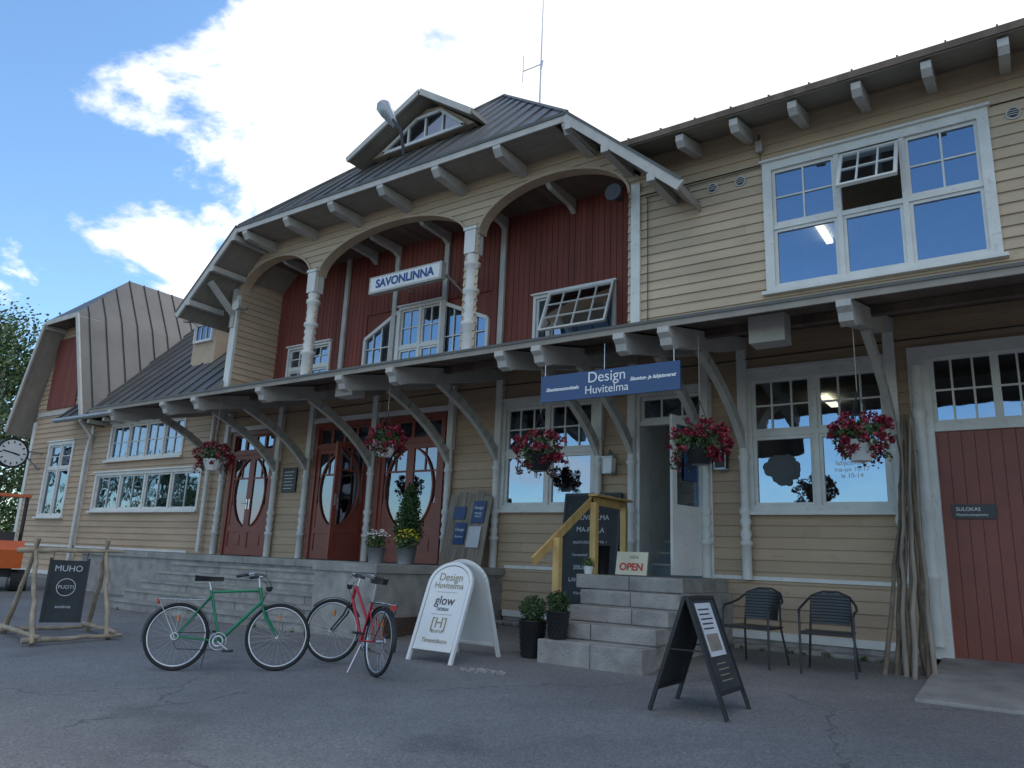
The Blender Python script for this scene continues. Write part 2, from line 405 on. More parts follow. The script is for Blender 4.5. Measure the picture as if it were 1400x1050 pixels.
for x0,x1,za,zb in((-12.55,-11.53,5.85,6.38),(-10.22,-9.0,6.38,5.85)):
    f=lambda x:za+(zb-za)*(x-x0)/(x1-x0)
    b.poly([(x0,.03,4.95),(x1,.03,4.95),(x1,.03,zb),(x0,.03,za)],'glass')
    b.beam((x0,0,4.95),(x0,0,za),.07,.07,'white',up=(0,1,0));b.beam((x1,0,4.95),(x1,0,zb),.07,.07,'white',up=(0,1,0))
    b.beam((x0,-.01,za),(x1,-.01,zb),.08,.07,'white',up=(0,1,0))
    for k in(1,2,3):
        xx=x0+(x1-x0)*k/4;b.beam((xx,0.01,4.95),(xx,0.01,f(xx)),.03,.025,'white',up=(0,1,0))
    for zz in(5.25,5.6):b.box(x0,x1,-.004,.02,zz-.012,zz+.012,'white')
    b.poly([(x0,.035,za),(x1,.035,zb),(x1,.035,6.46),(x0,.035,6.46)],'red')
window(b,-7.8,-6.1,4.95,6.05,(-7.5,),None,(1,1),(1,1),fw=.06,sill=False)
b.M=T(-7.47,1.12,6.1)@Matrix.Rotation(rad(-22),4,'X')
sash(b,0,1.42,-.95,0,(4,3),'white','glasspale',.04,0,.006)
b.M=Matrix.Identity(4)
b.obj('loggia_windows',ST)
def turned(b,x,y,z0,z1,r,m='white',sq=True):
    H=z1-z0
    def P(pairs):return [(r*a,z*H) for a,z in pairs]
    prof=P([(.9,0),(.9,.22),(1.15,.225),(1.15,.245),(.75,.26),(1.05,.30),(.7,.34),(1.05,.38),(.75,.42),(1.1,.44),(1.1,.46),(.8,.48),(.85,.80),(1.1,.81),(1.1,.83),(.85,.84),(.85,1.0)])
    b.lathe((x,y,z0),prof,m,14)
b=B()
for x in(-13.1,-8.55):
    b.box(x-.13,x+.13,-.10,.16,6.72,7.2,'white')
    b.lathe((x,.03,4.5),[(.1,0),(.13,.3),(.13,.75),(.16,.78),(.16,.84),(.10,.88),(.14,.98),(.10,1.06),(.14,1.14),(.10,1.22),(.14,1.30),(.10,1.38),(.16,1.44),(.16,1.5),(.115,1.54),(.125,1.95),(.16,1.98),(.16,2.04),(.1,2.08),(.14,2.16),(.11,2.22)],'white',16)
    b.box(x-.16,x+.16,-.12,.18,7.2,7.26,'white')
b.obj('loggia_columns',ST)
# ---- roofs
b=B()
def seam(p,q,nrm=(0,0,1)):b.beam(Vector(p)+Vector(nrm)*.012,Vector(q)+Vector(nrm)*.012,.022,.045,'roofseam',up=nrm)
YE=-.9;AY=3.33;AZ=12.8;EZ=8.42;HU=4.5;HL=6.5;LZ=6.6;BY=10.4
t=.13
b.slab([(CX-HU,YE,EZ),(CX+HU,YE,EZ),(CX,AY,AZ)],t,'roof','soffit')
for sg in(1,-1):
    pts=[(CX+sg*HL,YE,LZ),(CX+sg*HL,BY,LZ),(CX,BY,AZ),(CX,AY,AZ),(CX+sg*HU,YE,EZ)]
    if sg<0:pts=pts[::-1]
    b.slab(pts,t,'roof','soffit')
    y=YE+.35
    while y<BY:
        fr=min(1,max(0,(y-YE)/(AY-YE)));xt=CX+sg*(HU*(1-fr));zt=EZ+(AZ-EZ)*fr
        seam((CX+sg*HL,y,LZ),(CX+sg*HU,y,EZ),(sg*.67,0,.74))
        seam((CX+sg*HU,y,EZ),(xt,y,zt),(sg*.7,0,.71));y+=.55
    b.tube([(CX+sg*HU,YE,EZ+.02),(CX,AY,AZ+.02)],.04,'roofseam',6)
x=CX-HU+.3
while x<CX+HU:
    fr=1-abs(x-CX)/HU;seam((x,YE,EZ),(x,YE+(AY-YE)*fr,EZ+(AZ-EZ)*fr),(0,-.72,.7));x+=.5
b.tube([(CX,AY,AZ+.02),(CX,BY,AZ+.02)],.05,'roofseam',6)
b.slab([(-5.2,-.9,7.55),(6.6,-.9,7.55),(6.6,5,9.3),(-5.2,5,9.3)],.12,'roof','soffit')
b.slab([(-5.2,5,9.3),(6.6,5,9.3),(6.6,10.9,7.55),(-5.2,10.9,7.55)],.12,'roof','soffit')
x=-4.8
while x<6.5:seam((x,-.9,7.55),(x,5,9.3));x+=.55
b.slab([(-23.2,-.6,4.42),(-15.98,-.6,4.42),(-15.98,4.4,9.36),(-23.2,4.4,9.36)],.12,'roof','soffit')
b.slab([(-23.2,4.4,9.36),(-15.98,4.4,9.36),(-15.98,10.4,4.42),(-23.2,10.4,4.42)],.12,'roof','soffit')
x=-22.9
while x<-16:seam((x,-.6,4.42),(x,4.4,9.36),(0,-.7,.71));x+=.55
b.slab([(PX-1,-.6,7.65),(PX+1,-.6,7.65),(PX,1.2,9.4)],.12,'roof','soffit')
for sg in(1,-1):
    q=[(PX+sg*2.35,-.6,4.3),(PX+sg*2.35,9.5,4.3),(PX+sg*1,9.5,7.65),(PX+sg*1,-.6,7.65)]
    q2=[(PX+sg*1,-.6,7.65),(PX+sg*1,9.5,7.65),(PX,9.5,9.4),(PX,1.2,9.4)]
    if sg<0:q=q[::-1];q2=q2[::-1]
    b.slab(q,.13,'roof','soffit');b.slab(q2,.12,'roof','soffit')
    y=-.3
    while y<9.4:
        seam((PX+sg*2.35,y,4.3),(PX+sg*1,y,7.65),(sg*.93,0,.37))
        fr=min(1,max(0,(y+.6)/1.8));seam((PX+sg*1,y,7.65),(PX+sg*(1-fr),y,7.65+1.75*fr),(sg*.87,0,.5));y+=.5
    b.beam((PX+sg*2.33,-.64,4.25),(PX+sg*1.0,-.64,7.56),.05,.13,'greywhite',up=(0,0,1))
b.obj('metal_roofs',ST)
# ---- eaves
b=B()
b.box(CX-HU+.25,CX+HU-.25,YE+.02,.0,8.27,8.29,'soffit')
b.box(CX-HU,CX+HU,YE-.03,YE,EZ-.17,EZ-.005,'greywhite')
b.box(CX-HU,CX+HU,YE-.05,YE-.031,EZ-.05,EZ+.01,'roofseam')
for x in [-5.95-1.45*i for i in range(7)]:
    b.prism([(0,8.02),(0,8.25),(YE-.02,8.25),(YE-.02,8.18),(YE+.08,8.06)],'x',x-.08,x+.08,'greywhite')
for sg in(1,-1):
    b.beam((CX+sg*(HL+.03),YE-.03,LZ-.09),(CX+sg*(HU-.02),YE-.03,EZ-.09),.05,.17,'greywhite')
    b.beam((CX+sg*(HL+.05),YE-.045,LZ-.0),(CX+sg*(HU-.0),YE-.045,EZ+.0),.05,.04,'roofseam')
    for k in(.22,.62,.97):
        xx=CX+sg*(HL+(HU-HL)*k);zz=LZ+(EZ-LZ)*k-.23
        b.beam((xx,0,zz),(xx,YE-.06,zz),.13,.13,'greywhite')
xx=CX-5.5
b.beam((xx,-.02,6.6),(xx,YE+.1,7.25),.12,.12,'greywhite')
b.box(xx-.07,xx+.07,-.10,.0,6.3,7.3,'greywhite')
b.box(-5.1,6.6,-.93,-.9,7.44,7.54,'darkwood')
x=.05+.85*7
while x>-4.3:
    b.prism([(0,7.42),(0,7.62),(-.86,7.40),(-.86,7.30),(-.78,7.22)],'x',x-.06,x+.06,'greywhite');x-=.83
b.box(-23.2,-15.98,-.63,-.6,4.3,4.42,'greywhite')
x=-21.2
while x<-16.2:
    b.box(x-.05,x+.05,-.58,0,4.2,4.3,'greywhite');x+=.8
for x in(-24.8,-22.8):b.box(x-.06,x+.06,-.6,0,7.38,7.52,'greywhite')
b.box(PX-1,PX+1,-.63,-.6,7.5,7.64,'greywhite')
b.box(-25.05,-23.3,-.05,-.03,4.95,7.2,'red')
b.box(-25.5,-22.1,-.06,0,4.75,4.87,'greywhite')
b.tube([(-21.7,-.55,4.3),(-21.85,-.12,3.95),(-21.95,-.12,3.5),(-21.95,-.12,.2)],.05,'white',10)
b.tube([(-16.05,-.12,4.2),(-16.05,-.12,.9)],.05,'white',10)
b.tube([(-23,-.68,4.36),(-16.2,-.68,4.36)],.06,'zinc',8)
b.obj('eaves_and_brackets',ST)
# ---- dormer
b=B()
dx,dy=-10.3,.4
b.prism([(dx-1.75,10.0),(dx+1.25,10.0),(dx+.25,10.72),(dx-.15,10.78)],'y',dy+.05,dy+1.4,'tan_plain')
b.slab([(dx+.0,dy-.35,11.0),(dx+.0,dy+1.3,11.0),(dx-2.15,dy+.15,9.95),(dx-2.15,dy-.35,9.95)],.09,'roof','soffit')
b.slab([(dx+.0,dy-.35,11.0),(dx+1.5,dy-.35,10.0),(dx+1.5,dy+.15,10.0),(dx+.0,dy+1.3,11.0)],.09,'roof','soffit')
b.beam((dx,dy-.38,10.93),(dx-2.15,dy-.38,9.88),.05,.13,'greywhite');b.beam((dx,dy-.38,10.93),(dx+1.5,dy-.38,9.93),.05,.13,'greywhite')
b.poly([(dx-1.35,dy+.02,10.02),(dx+.95,dy+.02,10.02),(dx+.3,dy+.02,10.55),(dx-.35,dy+.02,10.55)],'glassdark')
for p,q in(((dx-1.4,10.0),(dx+1.0,10.0)),((dx+1.0,10.0),(dx+.32,10.57)),((dx+.32,10.57),(dx-.37,10.57)),((dx-.37,10.57),(dx-1.4,10.0))):
    b.beam((p[0],dy,p[1]),(q[0],dy,q[1]),.05,.07,'white')
for k in(-.6,-.1,.4):b.beam((dx+k,dy,10.0),(dx+k,dy,10.5),.04,.04,'white',up=(0,1,0))
b.obj('roof_dormer',ST)
b=B()
b.box(-19.1,-18.05,.9,2.4,5.9,7.25,'tan_plain')
b.slab([(-19.3,.6,7.2),(-17.9,.6,7.2),(-17.9,3.0,7.9),(-19.3,3.0,7.9)],.08,'roof','soffit')
b.M=T(0,.86,0);window(b,-18.95,-18.2,6.55,7.05,(),None,lo=(3,1),fw=.05,gl='glassdark',sill=False,yg=.0);b.M=Matrix.Identity(4)
b.obj('side_dormer',ST)
# ---- canopy
b=B()
CE=-2.84
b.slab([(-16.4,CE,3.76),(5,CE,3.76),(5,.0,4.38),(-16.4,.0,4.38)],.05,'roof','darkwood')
b.box(-16.4,5,CE-.03,CE-.002,3.67,3.745,'soffit')
b.box(-16.4,5,CE-.045,CE-.031,3.74,3.775,'roofseam')
bx=[-1.42,-3.36,-3.93,-5.10,-5.68,-7.66,-8.74,-10.70,-12.58,-13.6,-15.5]
for x in bx:
    pr=[(0,4.31),(0,4.13),(-.8,3.90),(-2.2,3.58),(-2.55,3.50),(-2.70,3.44),(-2.80,3.47),(-2.83,3.55),(-2.90,3.60),(-2.90,3.668)]
    b.prism(pr,'x',x-.07,x+.07,'greywhite')
    cur=[];n=9
    P0=Vector((-.10,2.70));P1=Vector((-.60,3.30));P2=Vector((-1.75,3.70))
    for i in range(n+1):
        tt=i/n;p=P0*(1-tt)**2+P1*2*tt*(1-tt)+P2*tt*tt;cur.append(p)
    for i in range(n):
        p,q=cur[i],cur[i+1];w=.15
        b.beam((x,p.x,p.y),(x,q.x+(q-p).x*.08,q.y+(q-p).y*.08),.085,w,'greywhite',up=(0,-1,1))
    b.box(x-.065,x+.065,-.13,-.03,2.9,4.15,'white')
    turned(b,x,-.10,.86 if x!=-1.42 else .9,2.9,.075)
b.box(-16.3,4.9,-1.75,-1.65,3.84,3.93,'darkwood')
for x,y in((-2.35,-2.2),(-9.2,-2.2)):
    b.box(x-.2,x+.2,y-.14,y+.14,3.5,3.85,'greywhite')
# cables under the canopy
b.tube([(-16,-.12,3.98),(-12,-.10,3.95),(-8,-.12,3.99),(-4,-.10,3.95),(1,-.12,3.98)],.010,'black',5)
b.obj('canopy',ST)
# ---- windows on facade
b=B()
window(b,-3.25,-1.53,1.86,3.65,(-2.40,),2.86,(3,2),(1,1),fw=.13)
window(b,-7.54,-5.83,1.90,3.58,(-6.68,),2.78,(3,2),(1,1),fw=.13)
window(b,-2.84,-.18,5.02,6.88,(-1.92,-1.08),5.95,(2,2),(1,1),fw=.13,skip=((1,1),))
b.M=T(-1.87,-.02,6.84)@Matrix.Rotation(rad(-32),4,'X');sash(b,0,.76,-.82,0,(3,2),yg=0);b.M=Matrix.Identity(4)
window(b,-20.85,-17.45,3.25,4.15,(-20.0,-19.15,-18.3),None,lo=(2,2),fw=.08)
window(b,-21.3,-16.5,1.9,2.8,(-20.1,-18.9,-17.7),None,lo=(2,1),fw=.08)
window(b,-24.35,-23.0,1.75,3.8,(-23.68,),3.1,(1,2),(1,1),fw=.1)
b.box(-1.22,-.98,-.09,.06,.06,3.86,'white');b.box(1.12,1.36,-.09,.06,.06,3.86,'white');b.box(-.98,1.12,-.09,.06,3.72,3.86,'white');b.box(-.98,1.12,-.05,.06,2.76,2.86,'white')
turned(b,-1.13,-.12,.2,3.6,.08)
for i in range(3):
    a=-.98+.7*i;sash(b,a,a+.7,2.86,3.72,(3,2),yg=.02)
x=-.98
while x<1.1:
    b.box(x,x+.134,.0+random.uniform(0,.005),.03,.05,2.76,'reddoor');x+=.14
b.box(-.98,1.12,.035,.05,.0,2.76,'reddoor')
b.box(.07,.10,-.012,-.002,.12,2.76,'reddoor')
b.obj('facade_windows',ST)
b=B()
b.box(-.87,-.42,-.03,-.005,1.69,1.86,'blackplastic')
b.obj('door_sign_plate',ST)
text('SULOKAS',.06,T(-.83,-.034,1.80)@FR,'textwhite',ST,'LEFT');text('Matkahuoltopalvelut',.04,T(-.83,-.034,1.735)@FR,'textwhite',ST,'LEFT')
text('Design\nsisustus\nlahjatavarat\nma-pe 10-17\nla 10-14',.085,T(-1.98,.022,2.42)@FR,'textwhite',ST,ext=.0005)
b=B()
for x in(-3.75,-3.31,.22):
    b.disc((x,-.04,6.83),(0,-1,0),.085,'greywhite',20,.04)
    b.disc((x,-.045,6.83),(0,-1,0),.065,'black',20)
    for k in(-.03,0,.03):b.box(x-.06,x+.06,-.055,-.046,6.83+k-.005,6.83+k+.005,'greywhite')
b.box(-3.04,-2.94,-.12,-.03,7.2,7.38,'greywhite');b.tube([(-2.99,-.08,7.38),(-2.99,-.08,7.5)],.01,'black')
b.tube([(-4.9,-.05,6.95),(-2.99,-.05,6.97),(-2.99,-.05,7.2)],.008,'black',5);b.tube([(-4.85,-.05,6.95),(-4.85,-.05,4.4)],.008,'black',5)
b.obj('vents',ST)
# ---- entrance door recess with stair
b=B()
b.box(-5.13,-4.98,-.07,.3,.85,3.68,'white');b.box(-3.98,-3.84,-.07,.3,.85,3.68,'white');b.box(-4.98,-3.98,-.07,.3,3.55,3.68,'white');b.box(-4.98,-3.98,-.04,.1,3.1,3.18,'white')
sash(b,-4.98,-3.98,3.18,3.55,(3,1),yg=.03)
b.poly([(-5.0,.2,.8),(-5.0,3.5,.8),(-5.0,3.5,4.2),(-5.0,.2,4.2)],'plastercurtain')
b.poly([(-3.97,.2,.8),(-3.97,3.5,.8),(-3.97,3.5,4.2),(-3.97,.2,4.2)],'plastercurtain')
b.box(-5.0,-3.97,0,.5,.75,.85,'stairblue')
for i in range(10):
    b.box(-4.998,-3.972,.45+.24*i,.45+.24*(i+1)+1,.85,.85+.18*(i+1),'stairblue')
    b.box(-4.998,-3.972,.42+.24*i,.452+.24*i,.85+.18*(i+1)-.03,.85+.18*(i+1)+.004,'greywhite')
b.tube([(-4.06,.3,1.9),(-4.06,2.6,3.5)],.022,'darkwood')
b.M=T(-3.98,-.04,.88)@Matrix.Rotation(rad(78),4,'Z')@Matrix.Scale(-1,4,(1,0,0))
def leaf(b,w,h,m='white',glz=(.95,2.0)):
    b.box(0,.11,-.02,.02,0,h,m);b.box(w-.11,w,-.02,.02,0,h,m);b.box(.11,w-.11,-.02,.02,0,.2,m);b.box(.11,w-.11,-.02,.02,h-.12,h,m)
    b.box(.11,w-.11,-.02,.02,glz[0]-.12,glz[0],m);b.box(.11,w-.11,-.01,.01,.2,glz[0]-.12,m)
    b.poly([(.11,0,glz[0]),(w-.11,0,glz[0]),(w-.11,0,h-.12),(.11,0,h-.12)],'glass')
leaf(b,.80,2.2)
b.box(.2,.55,.022,.03,1.35,1.85,'signblue');b.box(.22,.52,-.03,-.022,1.3,1.8,'signblue')
b.M=Matrix.Identity(4)
b.obj('entrance_door',ST)
# ---- red double doors
def arcpts(cx,cz,rx,rz,a0,a1,n=14):
    return [(cx+rx*math.cos(rad(a0+(a1-a0)*i/n)),cz+rz*math.sin(rad(a0+(a1-a0)*i/n))) for i in range(n+1)]
def redleaf(b,w,h,side):
    m='reddoor';g0=.62;g1=h-.1
    b.box(0,.09,-.025,.025,0,h,m);b.box(w-.09,w,-.025,.025,0,h,m)
    b.box(.09,w-.09,-.025,.025,0,.16,m);b.box(.09,w-.09,-.025,.025,g1,h,m);b.box(.09,w-.09,-.025,.025,.50,g0,m)
    b.box(.09,w-.09,-.008,.008,.16,.50,m);b.box(.18,w-.18,-.022,.022,.22,.44,m)
    b.poly([(.09,0,g0),(w-.09,0,g0),(w-.09,0,g1),(.09,0,g1)],'glassdoor')
    cx=w-.0 if side>0 else 0.0
    rx=w-.15;rz=(g1-g0)/2+.02;cz=(g0+g1)/2
    a=arcpts(cx,cz,rx,rz,90,270,26) if side>0 else arcpts(cx,cz,rx,rz,90,-90,26)
    a=[(x,z) for x,z in a if .09<=x<=w-.09 and g0<=z<=g1]
    xe=.09 if side>0 else w-.09
    for i in range(len(a)-1):
        (x0,z0),(x1,z1)=a[i],a[i+1]
        if z0<cz-rz*.35:b.add([(x0,-.012,z0),(x1,-.012,z1),(xe,-.012,z1),(xe,-.012,z0)],[(0,1,2,3)],m)
        b.beam((x0,-.015,z0),(x1,-.015,z1),.03,.05,m,up=(0,1,0))
    for zz in(g0+(g1-g0)*.70,):b.box(.09,w-.09,-.018,.018,zz,zz+.035,m)
    xm=w*.5;b.box(xm-.014,xm+.014,-.02,.016,g0+(g1-g0)*.72,g1,m)
    hx=w-.045 if side>0 else .045
    b.box(hx-.02,hx+.02,-.035,-.026,1.0,1.22,'steel')
    if side>0:b.tube([(hx,-.03,1.12),(hx,-.08,1.12),(hx-.1,-.08,1.12)],.009,'steel',6)
def reddouble(b,x0,x1,openleaf=False):
    zb,zt=.87,3.6;h=2.22
    b.box(x0-.04,x0+.06,-.06,.08,zb,zt+.04,'reddoor');b.box(x1-.06,x1+.04,-.06,.08,zb,zt+.04,'reddoor');b.box(x0+.06,x1-.06,-.06,.08,zt-.06,zt+.04,'reddoor')
    b.box(x0+.06,x1-.06,-.05,.08,zb+h,zb+h+.09,'reddoor')
    w=(x1-x0-.12)/2
    n=4
    for i in range(n):
        a=x0+.06+(x1-x0-.12)*i/n;sash(b,a,a+(x1-x0-.12)/n,zb+h+.09,zt-.06,(1,1),'reddoor','glass',.035)
    b.M=T(x0+.06,0,zb);redleaf(b,w,h,1)
    if openleaf:
        b.M=T(x1-.06,-.03,zb)@Matrix.Rotation(rad(82),4,'Z')@T(-w,0,0)
    else:b.M=T(x0+.06+w,0,zb)
    redleaf(b,w,h,-1)
    b.M=Matrix.Identity(4)
b=B()
reddouble(b,-10.56,-8.94);reddouble(b,-12.42,-10.84,True);reddouble(b,-15.28,-13.78)
for x0,x1 in((-10.6,-8.9),(-12.46,-10.8),(-15.32,-13.74)):
    b.box(x0-.12,x1+.12,-.09,0,3.65,3.75,'white')
b.obj('red_double_doors',ST)
# ---- interior rooms
b=B()
def room(x0,x1,y0,y1,z0,z1,m='interior'):
    b.poly([(x0,y1,z0),(x1,y1,z0),(x1,y1,z1),(x0,y1,z1)],m);b.poly([(x0,y0,z0),(x0,y1,z0),(x0,y1,z1),(x0,y0,z1)],m)
    b.poly([(x1,y0,z0),(x1,y1,z0),(x1,y1,z1),(x1,y0,z1)],m);b.poly([(x0,y0,z0),(x1,y0,z0),(x1,y1,z0),(x0,y1,z0)],m)
    b.poly([(x0,y0,z1),(x1,y0,z1),(x1,y1,z1),(x0,y1,z1)],'plastercurtain')
room(-3.9,5.8,.1,4.2,.86,3.95);room(-8.2,-5.05,.1,4.2,.86,3.95);room(-15.9,-8.3,.1,5,.86,3.95);room(-25.5,-16.1,.1,4,.86,4.25)
room(-3.7,5.8,.1,4.5,4.6,7.1);room(-15.7,-5.3,1.3,5,4.6,6.9)
b.box(-2.8,-2.68,2.5,3.4,7.0,7.06,'tubelight');b.box(-2.86,-2.74,2.5,3.3,3.86,3.92,'tubelight')
for x in(-3.2,-2.5,-6.9,-6.2):
    b.box(x-.25,x+.25,.6,.9,.86,1.9,'darkwood')
# curtains: gently folded sheets
def curtain(x0,x1,z0,z1,y=.2):
    n=14;pts=[]
    for i in range(n+1):
        x=x0+(x1-x0)*i/n;yy=y+.025*math.sin(i*2.1)
        pts+=[(x,yy,z0),(x,yy,z1)]
    b.add(pts,[(2*i,2*i+2,2*i+3,2*i+1) for i in range(n)],'plastercurtain',True)
for x0,x1 in((-21.2,-20.9),(-20.3,-19.9),(-19.1,-18.7),(-17.9,-17.5),(-16.9,-16.6)):curtain(x0,x1,1.9,2.8)
for x0,x1 in((-20.8,-20.5),(-20.1,-19.8),(-19.2,-19.0),(-17.9,-17.5)):curtain(x0,x1,3.25,4.15)
curtain(-24.3,-24.0,1.75,3.8);curtain(-23.3,-23.05,1.75,3.8)
curtain(-7.5,-7.25,2.8,3.55);curtain(-6.1,-5.87,2.8,3.55)
b.obj('interior_rooms',ST)
b=B()
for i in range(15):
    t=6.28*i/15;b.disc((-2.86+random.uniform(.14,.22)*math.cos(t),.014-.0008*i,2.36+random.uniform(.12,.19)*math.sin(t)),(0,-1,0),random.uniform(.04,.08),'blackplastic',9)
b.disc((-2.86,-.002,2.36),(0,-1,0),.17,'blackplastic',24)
b.obj('window_artwork',ST)
# ---- antenna, lamps on roof
b=B()
b.tube([(CX,5,12.7),(CX,5,17.1)],[.03,.015],'steel',8)
b.tube([(CX-.62,5,14.8),(CX,5,14.8)],.014,'steel',6);b.tube([(CX-.62,5,14.45),(CX-.62,5,15.3)],.012,'steel',6)
b.tube([(CX,5,14.65),(CX+.05,5,14.9)],.03,'steel',6)
b.obj('roof_antenna',ST)
b=B()
b.tube([(-10.15,-.45,9.1),(-10.15,-.6,9.6),(-10.4,-.7,9.95)],.035,'black',8)
b.M=T(-10.45,-.7,10.0)@Matrix.Rotation(rad(-25),4,'Y')@Matrix.Rotation(rad(25),4,'X')
b.lathe((0,0,-.15),[(.06,-.15),(.10,0),(.15,.2),(.16,.38),(.10,.46)],'zinc',14);b.M=Matrix.Identity(4)
b.obj('roof_floodlight',ST)
b=B()
b.M=T(-5.35,-.22,7.05)@Matrix.Rotation(rad(90),4,'X');b.lathe((0,0,0),[(.06,-.15),(.07,-.05),(.15,.1),(.15,.12)],'black',14);b.M=T(-15.5,-.22,6.72)@Matrix.Rotation(rad(90),4,'X');b.lathe((0,0,0),[(.06,-.15),(.07,-.05),(.13,.1),(.13,.12)],'greywhite',14);b.M=Matrix.Identity(4)
b.tube([(-5.35,0,7.05),(-5.35,-.15,7.05)],.02,'black');b.tube([(-15.5,0,6.72),(-15.5,-.15,6.72)],.02,'black')
b.obj('loudspeakers',ST)
for lx in(-5.45,-3.66):
    b=B()
    b.box(lx-.06,lx+.06,-.05,-.02,2.35,2.6,'zinc');b.tube([(lx,-.04,2.68),(lx,-.15,2.74),(lx,-.17,2.68)],.012,'zinc')
    b.prism([(lx-.07,2.38),(lx+.07,2.38),(lx+.09,2.6),(lx-.09,2.6)],'y',-.24,-.1,'signwhite' if lx<-5 else 'black')
    b.box(lx-.10,lx+.10,-.26,-.08,2.6,2.625,'zinc');b.lathe((lx,-.17,2.625),[(.08,0),(.03,.06),(.01,.09)],'zinc',8);b.box(lx-.08,lx+.08,-.25,-.09,2.355,2.38,'zinc')
    for sx_ in(-.08,.08):b.box(lx+sx_-.006,lx+sx_+.006,-.25,-.238,2.38,2.6,'zinc')
    b.obj('wall_lantern',ST)
b=B();b.box(-13.40,-12.95,-.06,-.03,2.22,2.74,'black')
for k in range(6):b.box(-13.33,-13.02-.05*(k%2),-.064,-.061,2.64-.07*k,2.655-.07*k,'paper')
b.obj('wall_plaque',ST)
# ------------------------------------------------------------------ station steps
b=B()
zt=.86
xs_=[-18.5,-17,-15.6,-14.0,-12.4,-10.9,-9.6,-8.1,-7.45]
b.box(-18.45,-7.5,-1.5,0,-.3,zt-.12,'granite')
for i in range(len(xs_)-1):
    b.box(xs_[i]+.004,xs_[i+1]-.004,-1.54-random.uniform(0,.008),-.03,zt-.12,zt-random.uniform(0,.004),'concrete')
b.box(-8.72,-7.5,-3.0,-1.5,-.4,zt-.12,'granite');b.box(-8.74,-7.46,-3.03,-1.55,zt-.12,zt-.006,'concrete')
N=5
for i in range(N):
    z1=zt-(i+1)*.165;y0=-1.54-.30*(i+1)
    b.box(-14.18,-8.73,y0,-1.5,-.4,z1-.05,'granite')
    xx=-14.2
    while xx<-8.8:
        x2=min(-8.72,xx+random.uniform(1.3,1.9))
        if -8.72-x2<.5:x2=-8.72
        b.box(xx+.003,x2-.003,y0-.02-random.uniform(0,.008),y0+.31,z1-.05-random.uniform(0,.004),z1-random.uniform(0,.005),'concrete')
        b.box(x2-.004,x2+.004,y0-.004,y0,z1-.2,z1-.05,'black') if x2<-8.8 else None
        xx=x2
for k in range(9):b.box(-7.5,-7.47,-2.75,-1.9,.0-.11+.03*k,.015-.11+.03*k,'grate')
b.box(-7.5,-7.465,-2.8,-2.75,-.13,.17,'grate');b.box(-7.5,-7.465,-1.9,-1.85,-.13,.17,'grate')
b.obj('station_steps',bevel=.008)
b=B()
for i in range(5):
    z1=.85-.18*i;y1=-1.65-.33*i
    xl=-4.9-(.25 if i==0 else 0)+.004*i;xr=-3.56-.004*i-(.1 if i==0 else 0);xm=-4.2+.18*((i*7)%3-1)
    for a,c in((xl,xm-.004),(xm+.004,xr)):
        b.box(a,c,y1-random.uniform(0,.01),(-.0 if i==0 else y1+.36),z1-.18 if i<4 else z1-.3,z1-.002*i-random.uniform(0,.005),'granite')
    b.box(-4.87+.004*i,-3.6-.004*i,y1+.02,0,-.3,z1-.178,'granite')
b.obj('entrance_steps',bevel=.012)
b=B()
b.prism([(0,.09),(-2.56,g(-2.56)+.03),(-2.56,-.3),(0,-.3)],'x',-1.1,1.7,'concrete')
b.obj('door_ramp',bevel=.01)
b=B()
for a,c in((-7.4,-6.3),(-6.25,-5.35),(-3.5,-2.4),(-2.3,-1.3)):b.box(a,c,-.32-random.uniform(0,.04),-.03,-.1,.05+random.uniform(-.02,.01),'granite')
b.obj('plinth_stones',bevel=.02)
# ------------------------------------------------------------------ ground
b=B()
X0,X1=-500,500
ys=[(-500,-1.125),(-25,-1.125),(-18,-.81),(-12,-.54),(-6,-.27),(0,0),(500,0)]
for i in range(len(ys)-1):
    b.add([(X0,ys[i][0],ys[i][1]),(X1,ys[i][0],ys[i][1]),(X1,ys[i+1][0],ys[i+1][1]),(X0,ys[i+1][0],ys[i+1][1])],[(0,1,2,3)],'asphalt')
b.obj('ground')
b=B();b.poly([(-400,3,.006),(-32,3,.006),(-32,300,.006),(-400,300,.006)],'grass');b.obj('grass')
b=B()
for i in range(90):
    r=random.uniform(.008,.025);a=random.random()*6.28;d=random.random()**.5;x=-5.0+.3*d*math.cos(a);y=-3.85+.12*d*math.sin(a)
    b.lathe((x,y,g(y)-.004),[(r,0),(r*1.1,r*.5),(r*.5,r)],'granite',5)
for i in range(260):
    r=random.uniform(.003,.009);x=random.uniform(-13,1.5);y=random.uniform(-9,-.3)
    if x<-7 and y>-3.2:continue
    b.lathe((x,y,g(y)-.002),[(r,0),(r*1.1,r*.5),(r*.5,r)],'granite',5)
b.obj('gravel')
b=B()
for i in range(26):
    x=random.choice([random.uniform(-7.4,-5.2),random.uniform(-3.5,-1.3),random.uniform(-14,-7.5)]);y=-.38 if x>-7.45 else -3.12
    b.leaves((x,y,g(y)+.02),.07,.04,.04,14,.02,['leaf','leaflight'],.2)
b.obj('weeds')
